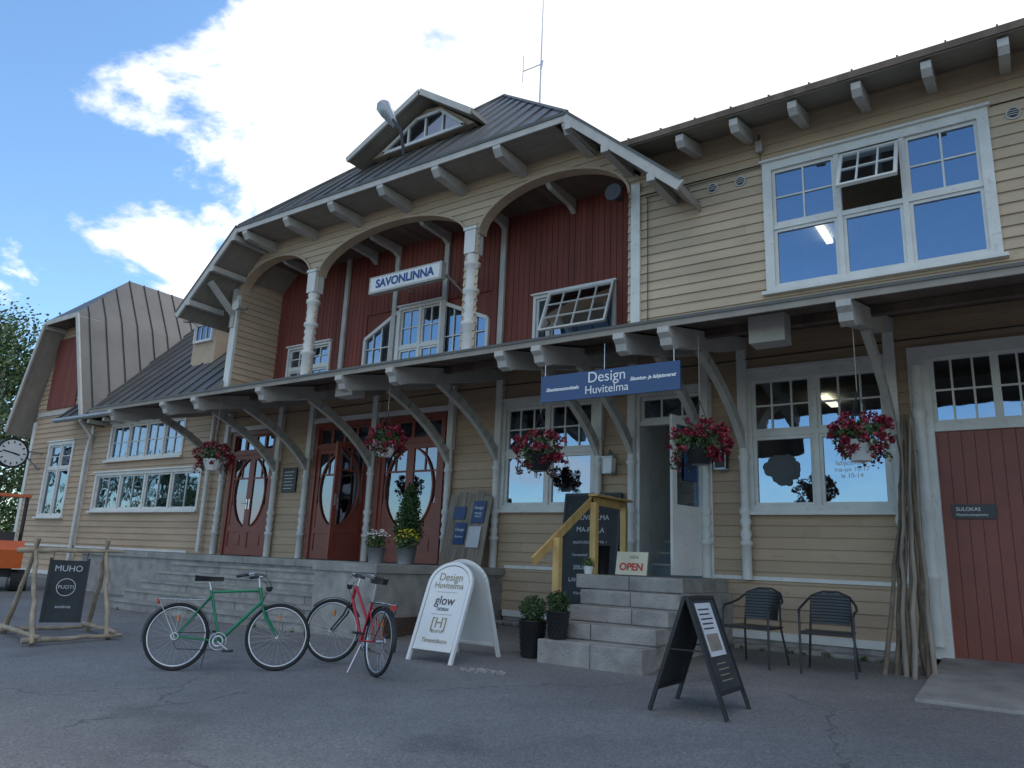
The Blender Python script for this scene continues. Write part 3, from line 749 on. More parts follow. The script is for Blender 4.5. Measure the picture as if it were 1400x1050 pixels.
# ------------------------------------------------------------------ signs
S=empty('station_name_sign')
b=B();b.box(-11.55,-9.5,.22,.36,6.49,6.87,'greywhite');b.box(-11.50,-9.55,.214,.219,6.53,6.83,'signwhite')
for x in(-11.2,-9.9):b.tube([(x,.36,6.8),(x,1.2,6.8)],.02,'greywhite')
b.tube([(-9.45,.3,6.6),(-9.45,1.15,6.3)],.02,'greywhite')
b.obj('sign_box',S);text('SAVONLINNA',.26,T(-10.52,.208,6.68)@FR,'textblue',S,bold=.008)
S=empty('shop_sign_hanging')
b=B();b.box(-5.10,-3.22,-2.74,-2.71,2.95,3.29,'signblue')
for x in(-5.05,-4.2,-3.3):b.tube([(x,-2.72,3.29),(x,-2.72,3.62)],.006,'steel')
b.obj('board',S)
text('Design',.19,T(-4.16,-2.744,3.20)@FR,'textwhite',S);text('Huvitelma',.145,T(-4.16,-2.744,3.045)@FR,'textwhite',S)
text('Sisustussuunnittelu',.062,T(-4.78,-2.744,3.10)@FR,'textwhite',S,shear=.3,bold=.002);text('Sisustus- ja lahjatavarat',.062,T(-3.56,-2.744,3.13)@FR,'textwhite',S,shear=.3,bold=.002)
S=empty('menu_blackboard')
b=B();b.M=T(-5.75,-.32,.28)@Matrix.Rotation(rad(-7),4,'X')
b.box(-.46,.46,-.02,.02,0,1.75,'chalk');b.box(-.5,-.46,-.03,.03,0,1.75,'black');b.box(.46,.5,-.03,.03,0,1.75,'black');b.box(-.5,.5,-.03,.03,1.75,1.80,'black')
MM=b.M.copy();b.obj('board',S)
for i,(s,h) in enumerate((('Design',.10),('HUVITELMA',.11),('MA-PE  LA',.11),('SISUSTUSSUUNNITTELU',.055),('Tervetuloa!  LA 10-14',.06),('SISUSTUS JA',.09),('LAHJATAVARAT',.09),('ma-pe 10-17',.08))):
    text(s,h,MM@T(random.uniform(-.03,.03),-.024,1.6-.19*i)@Matrix.Rotation(rad(random.uniform(-2,2)),4,'Y')@FR,'paper',S)
S=empty('open_sign')
b=B();b.M=T(-4.45,-1.45,.86)@Matrix.Rotation(rad(-12),4,'X');b.box(-.22,.22,-.012,.012,0,.3,'cream');MM=b.M.copy();b.obj('board',S)
text('OPEN',.13,MM@T(0,-.015,.10)@FR,'textred',S,bold=.004);text('HERE',.06,MM@T(.03,-.015,.23)@FR,'textgold',S)
S=empty('plank_notice_board')
b=B();b.M=T(-8.05,-.5,.87)@Matrix.Rotation(rad(-12),4,'X')
for i,(z1) in enumerate((1.22,1.27,1.24,1.30,1.2)):
    b.box(-.45+.18*i,-.45+.18*i+.174,-.015+.003*i,.015,-.0,z1,'oldwood')
b.box(-.43,.43,.016,.04,.2,.3,'oldwood')
b.box(-.22,.02,-.035,-.02,.35,.72,'signblue');b.box(.1,.36,-.035,-.02,.72,1.1,'signblue');b.box(.08,.34,-.035,-.02,.30,.66,'paper');b.box(-.3,-.05,-.034,-.02,.78,1.0,'signblue')
MM=b.M.copy();b.obj('boards',S)
text('Design',.07,MM@T(-.1,-.037,.6)@FR,'textwhite',S);text('Avoinna',.05,MM@T(-.1,-.037,.48)@FR,'textwhite',S);text('Design',.07,MM@T(.23,-.037,.98)@FR,'textwhite',S);text('ma-pe\n10-17',.06,MM@T(.23,-.037,.86)@FR,'textwhite',S)
S=empty('white_sandwich_board')
b=B()
cx,cy=-5.79,-3.38
def apanel(b):
    w,h=.28,1.12
    out=[(-w,.16)]+[(-w,h-.22)]+arcpts(0,h-.22,w,.22,180,0,14)+[(w,.16)]
    b.prism(out,'y',-.012,.012,'signwhite')
    fr=[(-w-.03,0)]+[(-w-.03,h-.22)]+arcpts(0,h-.22,w+.03,.25,180,0,14)+[(w+.03,0)]
    for i in range(len(fr)-1):b.beam((fr[i][0],0,fr[i][1]),(fr[i+1][0],0,fr[i+1][1]),.04,.04,'signwhite',up=(0,1,0))
    b.box(-w,w,-.02,.02,.13,.16,'signwhite')
lean=20
MF=T(cx,cy-.42,g(cy-.42))@Matrix.Rotation(rad(-lean),4,'X');MB=T(cx+.05,cy+.42,g(cy+.42))@Matrix.Rotation(rad(lean),4,'X')
b.M=MF;apanel(b);b.M=MB;apanel(b);b.M=Matrix.Identity(4);b.obj('panels',S)
for s,h,z,m in(('Design',.13,.98,'textgold'),('Huvitelma',.105,.88,'textgold'),('glow',.15,.70,'textblack'),('DESIGN',.05,.60,'textblack'),('[H]',.17,.44,'textgold'),('SISUSTUS',.045,.345,'textgold'),('Timanttikoru',.07,.24,'textgold')):
    text(s,h,MF@T(0,-.016,z)@FR,m,S,ext=.001)
for z in(.80,.54):
    b=B();b.M=MF;b.box(-.15,.15,-.0145,-.0125,z,z+.004,'textgold');b.obj('rule',S)
S=empty('black_sandwich_board')
b=B();cx,cy=-2.52,-4.1;gz=g(cy)-.005
def bp(b):
    b.box(-.30,-.27,-.015,.015,0,.98,'black');b.box(.27,.30,-.015,.015,0,.98,'black');b.box(-.27,.27,-.015,.015,.95,.98,'black');b.box(-.27,.27,-.015,.015,.18,.21,'black');b.box(-.27,.27,-.006,.006,.21,.95,'chalk')
R1=T(cx+.33,cy,gz)@Matrix.Rotation(rad(90),4,'Z')@Matrix.Rotation(rad(-19),4,'X')
R2=T(cx-.33,cy,gz)@Matrix.Rotation(rad(-90),4,'Z')@Matrix.Rotation(rad(-19),4,'X')
b.M=R1;bp(b);b.box(-.2,.16,-.012,-.007,.48,.92,'paper');b.box(-.17,.10,-.0135,-.0125,.52,.66,'oldwood')
for k in range(5):b.box(-.17,.06+.02*(k%3),-.0135,-.0125,.70+.04*k,.712+.04*k,'textblack')
for k in range(4):b.box(-.12,.12-.03*(k%2),-.0075,-.0065,.28+.045*k,.288+.045*k,'textgold')
b.M=R2;bp(b);b.M=Matrix.Identity(4)
b.beam((cx-.18,cy-.28,gz+.5),(cx+.18,cy-.28,gz+.5),.02,.01,'black');b.beam((cx-.18,cy+.28,gz+.5),(cx+.18,cy+.28,gz+.5),.02,.01,'black')
b.obj('panels',S)
# ------------------------------------------------------------------ rustic rack with sign
S=empty('rustic_pole_sign_stand')
b=B()
def pole(p,q,r=.032):
    p=Vector(p);q=Vector(q);n=8;pts=[]
    for i in range(n+1):
        t=i/n;o=Vector((random.gauss(0,.008),random.gauss(0,.008),random.gauss(0,.005)));pts.append(p.lerp(q,t)+o)
    b.tube(pts,[r*(1.15-.4*i/n) for i in range(n+1)],'polewood',7)
gz=g(-5.5)
A=Vector((-10.2,-6.0,gz));Bq=Vector((-10.1,-5.15,gz+.03));C=Vector((-11.75,-5.7,gz));Dq=Vector((-11.1,-4.9,gz+.04))
P1=Vector((-11.0,-5.80,.86));P2=Vector((-10.62,-5.05,.88))
def ext(p,q,k=1.14):return p+(q-p)*k
pole(A,ext(A,P1));pole(C,ext(C,P1));pole(Bq,ext(Bq,P2));pole(Dq,ext(Dq,P2))
pole(P1+(P1-P2)*.25,P2+(P2-P1)*.25)
pole(A+Vector((-.05,-.1,.04)),Bq+Vector((.05,.15,.04)));pole(C+Vector((0,-.1,.04)),Dq+Vector((0,.1,.04)));pole(C+Vector((-.1,0,.08)),A+Vector((.15,0,.09)));pole(Dq+Vector((-.1,0,.08)),Bq+Vector((.2,0,.1)))
b.obj('poles',S)
b=B();mid=(P1+P2)/2
ang=math.atan2((P2-P1).y,(P2-P1).x)
b.M=T(mid.x,mid.y,mid.z-.98)@Matrix.Rotation(ang,4,'Z')@Matrix.Rotation(rad(-4),4,'X')
b.box(-.21,.21,-.012,.012,.05,.85,'chalk');b.box(-.24,-.21,-.02,.02,.05,.88,'black');b.box(.21,.24,-.02,.02,.05,.88,'black');b.tube([(-.2,0,.85),(-.2,0,.99)],.005,'black');b.tube([(.2,0,.85),(.2,0,.99)],.005,'black')
b.torus((0,-.014,.5),(0,1,0),.11,.004,'textwhite',24,5)
MM=b.M.copy();b.obj('board',S);text('MUHO',.11,MM@T(0,-.016,.74)@FR,'paper',S);text('PUOTI',.065,MM@T(0,-.016,.5)@FR,'paper',S);text('avoinna',.06,MM@T(0,-.016,.25)@FR,'paper',S)
# ------------------------------------------------------------------ hanging baskets
def basket(x,y,z,r,top,potm):
    b=B()
    b.lathe((x,y,z-.26),[(r*.28,0),(r*.45,.12),(r*.52,.2)],potm,14)
    for k in range(3):
        t=k*2.09;b.tube([(x+r*.5*math.cos(t),y+r*.5*math.sin(t),z-.06),(x,y,z+r+.12)],.004,'black',4)
    b.tube([(x,y,z+r+.1),(x,y,top)],.006,'oldwood',5)
    b.leaves((x,y,z),r*.85,r*.85,r*.55,420,.035,['leafdark','leaf'],.2)
    for i in range(52):
        t=random.random()*6.28;u=random.uniform(-.85,1);k=math.sqrt(1-min(1,abs(u))**2*.75)
        c=(x+r*.92*k*math.cos(t)*random.uniform(.7,1.08),y+r*.92*k*math.sin(t)*random.uniform(.7,1.08),z+u*r*.62)
        b.leaves(c,.055,.055,.05,24,.024,['petal','petal','petal2'],.3)
    for i in range(5):
        t=random.random()*6.28;b.leaves((x+r*.8*math.cos(t),y+r*.8*math.sin(t),z-r*.6),.06,.06,.12,30,.025,['leafdark','petal'],.2)
    b.obj('hanging_flower_basket')
basket(-12.15,-2.6,2.60,.36,3.6,'signwhite');basket(-7.9,-2.6,2.66,.33,3.6,'signwhite');basket(-5.18,-2.6,2.36,.38,3.6,'blackplastic');basket(-3.05,-2.6,2.36,.36,3.6,'blackplastic');basket(-1.40,-2.6,2.33,.34,3.6,'signwhite')
# ------------------------------------------------------------------ pots
def boxpot(x,y,z,r,h):
    b=B()
    b.lathe((x,y,z),[(r*.75,0),(r,h*.97),(r*1.05,h),(r*.9,h),(r*.9,h*.9)],'blackplastic',20)
    for j in range(6):
        for k in range(14):
            t=6.28*(k+.5*(j%2))/14;rr=r*(.78+.2*(j+.5)/6.5)
            b.lathe((x+rr*math.cos(t),y+rr*math.sin(t),z+h*(j+.6)/7),[(.005,-.007),(.008,0),(.005,.007)],'black',5)
    b.leaves((x,y,z+h+r*.75),r*1.05,r*1.05,r*.95,1500,.016,['leafdark','leaf','leafdark'],.5)
    b.obj('boxwood_pot')
boxpot(-5.12,-2.72,g(-2.72),.17,.42);boxpot(-4.72,-2.80,.13,.14,.3)
b=B();b.lathe((-8.60,-1.2,.86),[(.13,0),(.16,.3),(.17,.3)],'zinc',16)
b.tube([(-8.6,-1.2,1.1),(-8.6,-1.2,1.9)],.02,'bark',5)
for i in range(14):
    k=i/14;R=.27*(1-k)**.6*(.8 if i==0 else 1)+.03
    b.leaves((-8.60,-1.2,1.28+.86*k),R,R,.10,520,.024,['cypress','leafdark','cypress'],.1)
b.obj('cypress_pot')
def daisy(x,y,pm,r):
    b=B();b.lathe((x,y,.86),[(.11,0),(.15,.24),(.16,.24)],'zinc',16)
    b.leaves((x,y,1.2),r,r,.15,420,.025,['leaf','leaflight','leafdark'],.2)
    for i in range(70):
        t=random.random()*6.28;q=random.random()**.5;b.disc((x+r*q*math.cos(t),y+r*q*math.sin(t),1.24+.14*(1-q*q)+random.uniform(-.04,.05)),(random.gauss(0,.4),-.6,1),.018,pm,6)
    b.obj('daisy_bucket')
daisy(-8.22,-1.65,'petaly',.22);daisy(-8.75,-1.75,'petalw',.2)
b=B();b.lathe((-4.98,-1.25,.85),[(.09,0),(.12,.38),(.13,.38)],'blackplastic',16);b.tube([(-4.98,-1.25,1.0),(-4.93,-1.2,1.5)],.012,'black')
b.obj('umbrella_stand')
b=B();b.lathe((-5.02,-1.55,.85),[(.05,0),(.07,.1)],'signwhite',12);b.leaves((-5.02,-1.55,1.0),.1,.1,.08,160,.02,['leaflight','leaf'],.2);b.obj('small_plant_pot')
b=B()
b.box(-5.04,-4.95,-2.44,-2.35,.1,1.28,'yellowwood');b.box(-5.04,-4.95,-1.50,-1.41,.8,1.80,'yellowwood');b.box(-5.04,-4.95,-.6,-.52,.8,1.80,'yellowwood')
b.beam((-5.06,-2.85,.98),(-5.06,-1.40,1.84),.035,.11,'yellowwood');b.beam((-5.06,-1.46,1.83),(-5.06,-.4,1.83),.035,.11,'yellowwood');b.box(-5.07,-4.93,-1.5,-.4,1.886,1.92,'yellowwood')
b.obj('wooden_handrail',bevel=.005)
# ------------------------------------------------------------------ chairs
def chair(x,y,rot):
    b=B();b.M=T(x,y,g(y))@Matrix.Rotation(rad(rot),4,'Z')
    m='black';r=.013
    hoop=[(-.27,-.25,0),(-.27,-.24,.60),(-.28,-.18,.65),(-.29,0,.67),(-.27,.16,.71),(-.2,.27,.80),(-.08,.31,.85),(.08,.31,.85),(.2,.27,.80),(.27,.16,.71),(.29,0,.67),(.28,-.18,.65),(.27,-.24,.60),(.27,-.25,0)]
    b.tube(hoop,r,m,8)
    for s in(-1,1):
        b.tube([(s*.2,.24,.78),(s*.22,.2,.42),(s*.26,.30,0)],r,m,8)
        b.tube([(s*.27,-.24,.42),(s*.22,.2,.42)],r,m,8)
    b.tube([(-.27,-.24,.42),(.27,-.24,.42)],r,m,8);b.tube([(-.22,.2,.42),(.22,.2,.42)],r,m,8)
    b.box(-.255,.255,-.24,.2,.425,.437,'blackplastic')
    n=12;pts=[]
    for i in range(n+1):
        u=-1+2*i/n;xx=.2*u;yb=.29-.07*u*u;pts+= [(xx*1.0,yb-.05,.50),(xx*1.05,yb,.84-.05*u*u)]
    b.add(pts,[(2*i,2*i+2,2*i+3,2*i+1) for i in range(n)],'blackplastic',True)
    for k in range(9):
        z=.53+.034*k;b.tube([((-.2+.4*i/8),.29-.07*(-1+i/4)**2-.05*(1-(z-.5)/.34)-.006,z) for i in range(9)],.004,'black',4)
    b.obj('patio_chair')
chair(-2.83,-1.55,-8);chair(-2.02,-1.55,6)
b=B()
for i in range(11):
    fx=-1.52+.045*i+random.uniform(-.03,.03);fy=-1.25-random.uniform(0,.5)
    tx=-1.28+random.uniform(-.08,.10);ty=-.22;tz=random.uniform(2.3,3.15)
    p=Vector((fx,fy*.75,g(fy)));q=Vector((tx,ty,tz));n=9
    pts=[p.lerp(q,k/n)+Vector((random.gauss(0,.012),random.gauss(0,.012),0)) for k in range(n+1)]
    b.tube(pts,[.030-.018*k/n for k in range(n+1)],random.choice(['bark','oldwood','bark','bark']),6)
b.obj('leaning_branch_bundle')
# ------------------------------------------------------------------ bikes
def bike(p0,p1,fm,slant,lean,steer=0,rackm=True):
    p0=Vector(p0);p1=Vector(p1);d=(p1-p0);a=math.atan2(d.y,d.x)
    b=B()
    sl=math.atan2(g(p1.y)-g(p0.y),d.length);base=T(p0.x,p0.y,g(p0.y))@Matrix.Rotation(a,4,'Z')@Matrix.Rotation(-sl,4,'Y')@Matrix.Rotation(rad(lean),4,'X')
    b.M=base;R=.335;W=1.03
    def wheel(c):
        b.torus(c,(0,1,0),R-.018,.018,'rubber',48,8);b.torus(c,(0,1,0),R-.043,.011,'steel',48,6)
        b.tube([(c[0],-.045,c[2]),(c[0],.045,c[2])],.018,'steel',8)
        for k in range(28):
            t=6.283*k/28;t2=t+(.5 if k%2 else -.5);s=.03 if k%4<2 else -.03
            b.tube([(c[0]+.02*math.cos(t2),s,c[2]+.02*math.sin(t2)),(c[0]+(R-.045)*math.cos(t),0,c[2]+(R-.045)*math.sin(t))],.0013,'steel',3,False)
        b.box(c[0]-.01,c[0]+.01,-.012,.012,c[2]+R*.45,c[2]+R*.45+.06,'reflector')
    def fend(c,a0,a1,m='black'):
        pts=[];F=[]
        n=16
        for i in range(n+1):
            t=rad(a0+(a1-a0)*i/n)
            for s in(-.026,0,.026):
                rr=R+.018-(.006 if s else 0);pts.append((c[0]+rr*math.cos(t),s,c[2]+rr*math.sin(t)))
        for i in range(n):
            F+=[(3*i,3*i+1,3*i+4,3*i+3),(3*i+1,3*i+2,3*i+5,3*i+4)]
        b.add(pts,F,m,True)
    rw=(0,0,R);fw=(W,0,R);bb=(.44,0,.29);st=(.30,0,.80 if not slant else .70);ht=(.80,0,.83);hb=(.84,0,.69)
    wheel(rw);fend(rw,20,190,'steel' if not slant else 'black')
    b.tube([bb,st],.015,fm,10)
    if slant:b.tube([(.36,0,.50),ht],.016,fm,10);
    else:b.tube([(.305,0,.78),(.805,0,.80)],.015,fm,10)
    b.tube([bb,hb],.018,fm,10);b.tube([hb,ht],.019,fm,10)
    for s in(-.05,.05):
        b.tube([(bb[0],s*.5,bb[2]),(0,s,R)],.009,fm,8);b.tube([(st[0]+.01,s*.4,st[2]-.06),(0,s,R)],.008,fm,8)
    b.tube([st,(.27,0,.90)],.012,'steel',8)
    sp=[(.12,.0),(.14,.075),(.24,.07),(.32,.03),(.40,.018),(.42,0),(.40,-.018),(.32,-.03),(.24,-.07),(.14,-.075)]
    b.add([(x,y,.935+(.015 if x<.2 else 0)) for x,y in sp]+[(x,y*.8,.89) for x,y in sp],[list(range(10)),list(range(10,20))[::-1]]+[(i,10+i,10+(i+1)%10,(i+1)%10) for i in range(10)],'blackplastic')
    b.torus((bb[0],-.05,bb[2]),(0,1,0),.085,.006,'steel',24,5);b.torus((bb[0],-.05,bb[2]),(0,1,0),.05,.012,'steel',20,5)
    b.tube([(.44,-.07,.29),(.56,-.07,.20)],.009,'steel');b.tube([(.44,.07,.29),(.32,.07,.38)],.009,'steel')
    b.box(.52,.61,-.16,-.07,.19,.21,'black');b.box(.27,.36,.07,.16,.37,.39,'black')
    b.tube([(bb[0],-.05,bb[2]+.085),(0,-.05,R+.04)],.004,'black',4);b.tube([(bb[0],-.05,bb[2]-.085),(.03,-.05,R-.12),(-.01,-.05,R-.04)],.004,'black',4)
    b.torus((0,-.05,R),(0,1,0),.035,.01,'steel',14,5)
    b.tube([(.3,.06,.27),(.22,.2,0)],.008,'steel')
    if rackm:
        for s in(-.05,.05):b.tube([(.27,s,.70),(-.2,s,.71),(0,s*1.3,R)],.006,'steel' if not slant else 'black',6)
        for k in range(3):b.tube([(-.18+.15*k,-.05,.71),(-.18+.15*k,.05,.71)],.005,'steel',6)
        b.box(-.23,-.21,-.03,.03,.66,.71,'textred')
    b.M=base@T(.84,0,.69)@Matrix.Rotation(rad(steer),4,'Z')@T(-.84,0,-.69)
    wheel(fw);fend(fw,40,150,'steel' if not slant else 'black')
    for s in(-.05,.05):b.tube([(hb[0]+.01,s,hb[2]-.03),(.90,s,.52),(W,s,R)],[.012,.012,.008],fm if not slant else 'black',8)
    b.tube([ht,(.785,0,.93)],.012,'steel');b.tube([(.785,0,.93),(.84,0,.95)],.013,'steel')
    b.tube([(.68,-.28,.94),(.78,-.24,.97),(.84,-.1,.955),(.84,.1,.955),(.78,.24,.97),(.68,.28,.94)],.011,'steel',8)
    for s in(-1,1):
        b.tube([(.62,s*.285,.935),(.74,s*.265,.955)],.016,'black',8);b.tube([(.80,s*.2,.95),(.72,s*.24,.92)],.005,'black',5)
        b.tube([(.80,s*.18,.96),(.90,s*.1,.86),(.85,0,.7)],.003,'black',4)
    b.lathe((.90,0,.82),[(.02,-.03),(.035,0),(.035,.02)],'black',10)
    return b.obj('bicycle')
bike((-7.47,-5.85,0),(-6.67,-5.20,0),'green_paint',False,-3,0)
bike((-5.66,-4.78,0),(-6.63,-4.40,0),'red_paint',True,4,44)
# ------------------------------------------------------------------ clock
b=B();c=(-24.9,-.85,3.5)
b.disc((c[0]+.1,c[1],c[2]),(1,0,0),.43,'black',40,.2);b.torus((c[0]+.1,c[1],c[2]),(1,0,0),.42,.03,'black',40,8);b.disc((c[0]+.108,c[1],c[2]),(1,0,0),.385,'clockface',40)
b.disc((c[0]-.108,c[1],c[2]),(-1,0,0),.385,'clockface',40)
for k in range(12):
    t=6.283*k/12;b.beam((c[0]+.112,c[1]+.28*math.sin(t),c[2]+.28*math.cos(t)),(c[0]+.112,c[1]+.35*math.sin(t),c[2]+.35*math.cos(t)),.035,.004,'black',up=(1,0,0))
b.beam((c[0]+.117,c[1],c[2]),(c[0]+.117,c[1]+.2,c[2]-.05),.045,.004,'black',up=(1,0,0));b.beam((c[0]+.122,c[1],c[2]),(c[0]+.122,c[1]-.28,c[2]+.05),.035,.004,'black',up=(1,0,0))
b.beam((c[0],c[1]+.4,c[2]+.1),(c[0],0,c[2]+.1),.05,.05,'zinc');b.beam((c[0],-.6,c[2]+.1),(c[0],-.02,c[2]-.4),.04,.04,'zinc')
b.obj('station_clock')
# ------------------------------------------------------------------ mini excavator
S=empty('mini_excavator')
b=B();b.M=T(-19.75,-2.85,g(-2.85))@Matrix.Rotation(rad(160),4,'Z')
for s in(-.55,.55):
    tr=arcpts(.65,.22,.22,.22,-90,90,8)+arcpts(-.65,.22,.22,.22,90,270,8)
    b.prism([(x,z) for x,z in tr],'y',s-.16,s+.16,'rubber')
    for x in(-.65,-.2,.2,.65):
        b.disc((x,s-.17,.22),(0,-1,0),.12,'zinc',16,.02);b.disc((x,s+.17,.22),(0,1,0),.12,'zinc',16,.02)
b.box(-.4,.4,-.4,.4,.3,.5,'black')
b.prism([(-.8,.5),(.7,.5),(.75,.8),(.5,.95),(-.6,1.1),(-.85,.9)],'y',-.55,.55,'orange')
b.box(-.3,.35,-.5,.1,.95,1.0,'black')
for x in(-.1,.35):
    for y in(-.48,.08):b.tube([(x,y,1.0),(x,y,2.1)],.03,'black')
b.box(-.15,.45,-.55,.15,2.1,2.16,'orange');b.box(-.25,.15,-.35,-.02,1.0,1.3,'blackplastic')
b.beam((.7,.3,.7),(1.1,.3,2.2),.14,.2,'yellow');b.beam((1.1,.3,2.2),(1.9,.3,1.9),.12,.16,'yellow');b.beam((1.9,.3,1.9),(2.0,.3,1.1),.1,.12,'yellow')
b.prism([(1.85,1.15),(2.2,1.1),(2.3,.7),(2.0,.6),(1.8,.8)],'y',.1,.5,'black')
b.obj('machine',S)
# ------------------------------------------------------------------ trees
def tree(x,y,h,cr,seed,n=9000,name='birch_tree',lo=.25):
    random.seed(seed);b=B()
    tr=[Vector((x+random.gauss(0,.05)*i,y+random.gauss(0,.05)*i,h*.9*i/8)) for i in range(9)]
    b.tube(tr,[.22*h/12*(1-.85*i/8) for i in range(9)],'greywhite' if name=='birch_tree' else 'bark',8)
    tips=[]
    for i in range(34):
        t=random.uniform(lo,.98);p=tr[0].lerp(tr[-1],t);a=random.random()*6.28;L=cr*(1.15-.75*abs(t-.5)/.5*(1 if t>.5 else .6))*random.uniform(.6,1.1)
        q=p+Vector((math.cos(a)*L,math.sin(a)*L,L*random.uniform(.1,.7)));m=p.lerp(q,.5)+Vector((0,0,.25))
        b.tube([p,m,q],[.07*h/12*(1.2-t),.04*h/12,.012],'bark',5);tips+=[q,m,p.lerp(q,.75)]
    for k in range(n):
        c=random.choice(tips);s=cr*.2
        p=c+Vector((random.gauss(0,s),random.gauss(0,s),random.gauss(0,s*.8)-.1))
        a=Vector((random.gauss(0,1),random.gauss(0,1),random.gauss(0,1))).normalized();xx=a.orthogonal()*.10;yy=a.cross(xx.normalized())*.07
        b.add([p-xx,p-yy,p+xx,p+yy],[(0,1,2,3)],random.choice(['leaf','leafdark','leaflight','leaf']))
    b.obj(name)
tree(-50,8,15.2,4.2,3,11000,lo=.12);tree(-46,13,13,3.6,4,lo=.12);tree(-57,10,16.5,4.5,5,lo=.12);tree(-62,4,14,4,9,lo=.12);tree(-52,3,9.5,3.6,12,9000,'maple_tree',.1)
random.seed(11);b=B()
for i in range(26):
    x=random.uniform(-66,-38);y=4.5+random.uniform(-3.5,6)-(x+38)*.05;h=random.uniform(1.6,3.6)
    b.tube([(x,y,0),(x,y,h*.7)],[.08,.02],'bark',5)
    for k in range(4):
        b.leaves((x+random.gauss(0,.7),y+random.gauss(0,.7),h*random.uniform(.3,.85)),1.3,1.3,h*.33,230,.13,['leafdark','leaf','leaflight','leafdark'],.2)
b.obj('shrubs')
random.seed(5);b=B()
for i in range(80):
    a=rad(100+random.random()*110);d=random.uniform(75,110);x=math.cos(a)*d-10;y=math.sin(a)*d
    h=random.uniform(8,14);b.tube([(x,y,-1),(x,y,h*.7)],[.2,.05],'bark',5)
    for k in range(5):
        b.leaves((x+random.gauss(0,1.4),y+random.gauss(0,1.4),h*(.35+.14*k)),2.2,2.2,1.7,80,.35,['leafdark','leaf','leafdark'],.3)
b.obj('distant_trees')
# ------------------------------------------------------------------ sky / light
w=bpy.data.worlds.new('World');sc.world=w;w.use_nodes=True;nt=w.node_tree;N=nt.nodes;L=nt.links
bg=N['Background'];bg.inputs['Strength'].default_value=.1
SUN_EL=48;AZ_=20
sky=N.new('ShaderNodeTexSky');sky.sky_type='NISHITA';sky.sun_disc=False;sky.sun_elevation=rad(SUN_EL);sky.sun_rotation=rad(AZ_);sky.air_density=1.1;sky.dust_density=.5
tc=N.new('ShaderNodeTexCoord');sx=N.new('ShaderNodeSeparateXYZ');L.new(tc.outputs['Generated'],sx.inputs[0])
def math_(op,a,b_=None,c_=None):
    m=N.new('ShaderNodeMath');m.operation=op
    for i,v in enumerate((a,b_,c_)):
        if v is None:continue
        if isinstance(v,(int,float)):m.inputs[i].default_value=v
        else:L.new(v,m.inputs[i])
    return m.outputs[0]
zz=math_('ADD',math_('MAXIMUM',sx.outputs[2],0),.25)
cb=N.new('ShaderNodeCombineXYZ');L.new(math_('DIVIDE',sx.outputs[0],zz),cb.inputs[0]);L.new(math_('DIVIDE',sx.outputs[1],zz),cb.inputs[1])
n1=N.new('ShaderNodeTexNoise');n1.inputs['Scale'].default_value=3.0;n1.inputs['Detail'].default_value=7;n1.inputs['Roughness'].default_value=.6;n1.inputs['Distortion'].default_value=.2;L.new(cb.outputs[0],n1.inputs['Vector'])
n2=N.new('ShaderNodeTexNoise');n2.inputs['Scale'].default_value=.9;n2.inputs['Detail'].default_value=4;L.new(cb.outputs[0],n2.inputs['Vector'])
yb=math_('MULTIPLY',math_('SUBTRACT',math_('MAXIMUM',sx.outputs[1],.0),.43),1.0)
mk=math_('ADD',n1.outputs['Fac'],yb)
mr=N.new('ShaderNodeMapRange');mr.interpolation_type='SMOOTHSTEP';mr.inputs[1].default_value=.46;mr.inputs[2].default_value=.57;L.new(mk,mr.inputs[0])
mr3=N.new('ShaderNodeMapRange');mr3.interpolation_type='SMOOTHSTEP';mr3.inputs[1].default_value=.45;mr3.inputs[2].default_value=.62;mr3.inputs[4].default_value=.85;L.new(n2.outputs['Fac'],mr3.inputs[0])
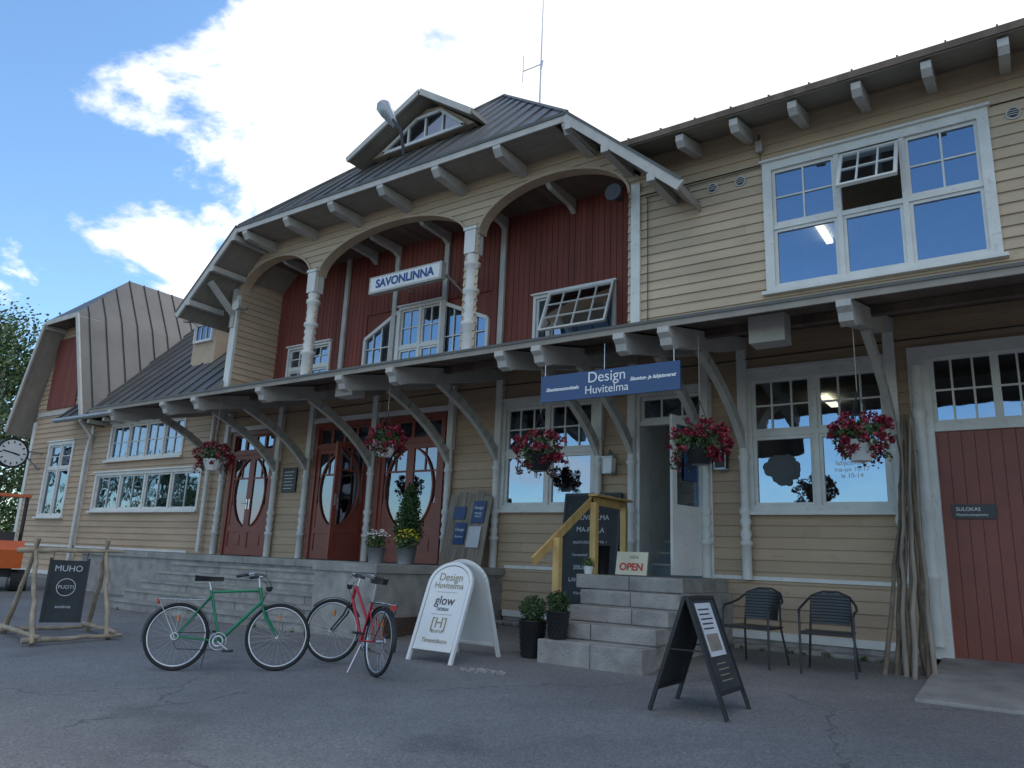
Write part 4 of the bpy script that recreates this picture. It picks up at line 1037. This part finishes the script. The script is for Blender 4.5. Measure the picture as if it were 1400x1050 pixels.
neg=N.new('ShaderNodeMapRange');neg.inputs[1].default_value=.1;neg.inputs[2].default_value=-.2;L.new(sx.outputs[1],neg.inputs[0])
msk=math_('MAXIMUM',mr.outputs[0],math_('MULTIPLY',mr3.outputs[0],neg.outputs[0]))
cr=N.new('ShaderNodeMapRange');cr.inputs[1].default_value=.3;cr.inputs[2].default_value=.7;cr.inputs[3].default_value=9.5;cr.inputs[4].default_value=15;L.new(n2.outputs['Fac'],cr.inputs[0])
cc=N.new('ShaderNodeVectorMath');cc.operation='SCALE';cc.inputs[0].default_value=(.98,.985,1.0);L.new(cr.outputs[0],cc.inputs['Scale'])
mx=N.new('ShaderNodeMix');mx.data_type='RGBA';L.new(msk,mx.inputs['Factor'])
sg=N.new('ShaderNodeVectorMath');sg.operation='MULTIPLY';sg.inputs[1].default_value=(1.75,2.2,2.5);L.new(sky.outputs[0],sg.inputs[0])
L.new(sg.outputs[0],mx.inputs['A']);L.new(cc.outputs[0],mx.inputs['B'])
L.new(mx.outputs['Result'],bg.inputs['Color'])
sl=bpy.data.lights.new('sun','SUN');sl.energy=1.3;sl.angle=rad(12);sl.color=(1,.95,.88);so=bpy.data.objects.new('sun',sl);COL.objects.link(so)
el=rad(SUN_EL);az=rad(AZ_);dv=Vector((math.sin(az)*math.cos(el),math.cos(az)*math.cos(el),math.sin(el)))
so.rotation_euler=dv.to_track_quat('Z','Y').to_euler();so.location=(0,20,30)
# ------------------------------------------------------------------ camera
cd=bpy.data.cameras.new('camera');c=bpy.data.objects.new('camera',cd);COL.objects.link(c);sc.camera=c
r=Vector((.8228,.5666,.0409)).normalized();bk=Vector((.5598,-.7962,-.23)).normalized();u=bk.cross(r).normalized();r=u.cross(bk)
c.matrix_world=Matrix(((r.x,u.x,bk.x,0),(r.y,u.y,bk.y,-10.64),(r.z,u.z,bk.z,.96),(0,0,0,1)))
cd.lens=26.49;cd.sensor_width=36;cd.clip_end=2000;cd.clip_start=.05
sc.view_settings.view_transform='Standard';sc.view_settings.look='None';sc.view_settings.exposure=0
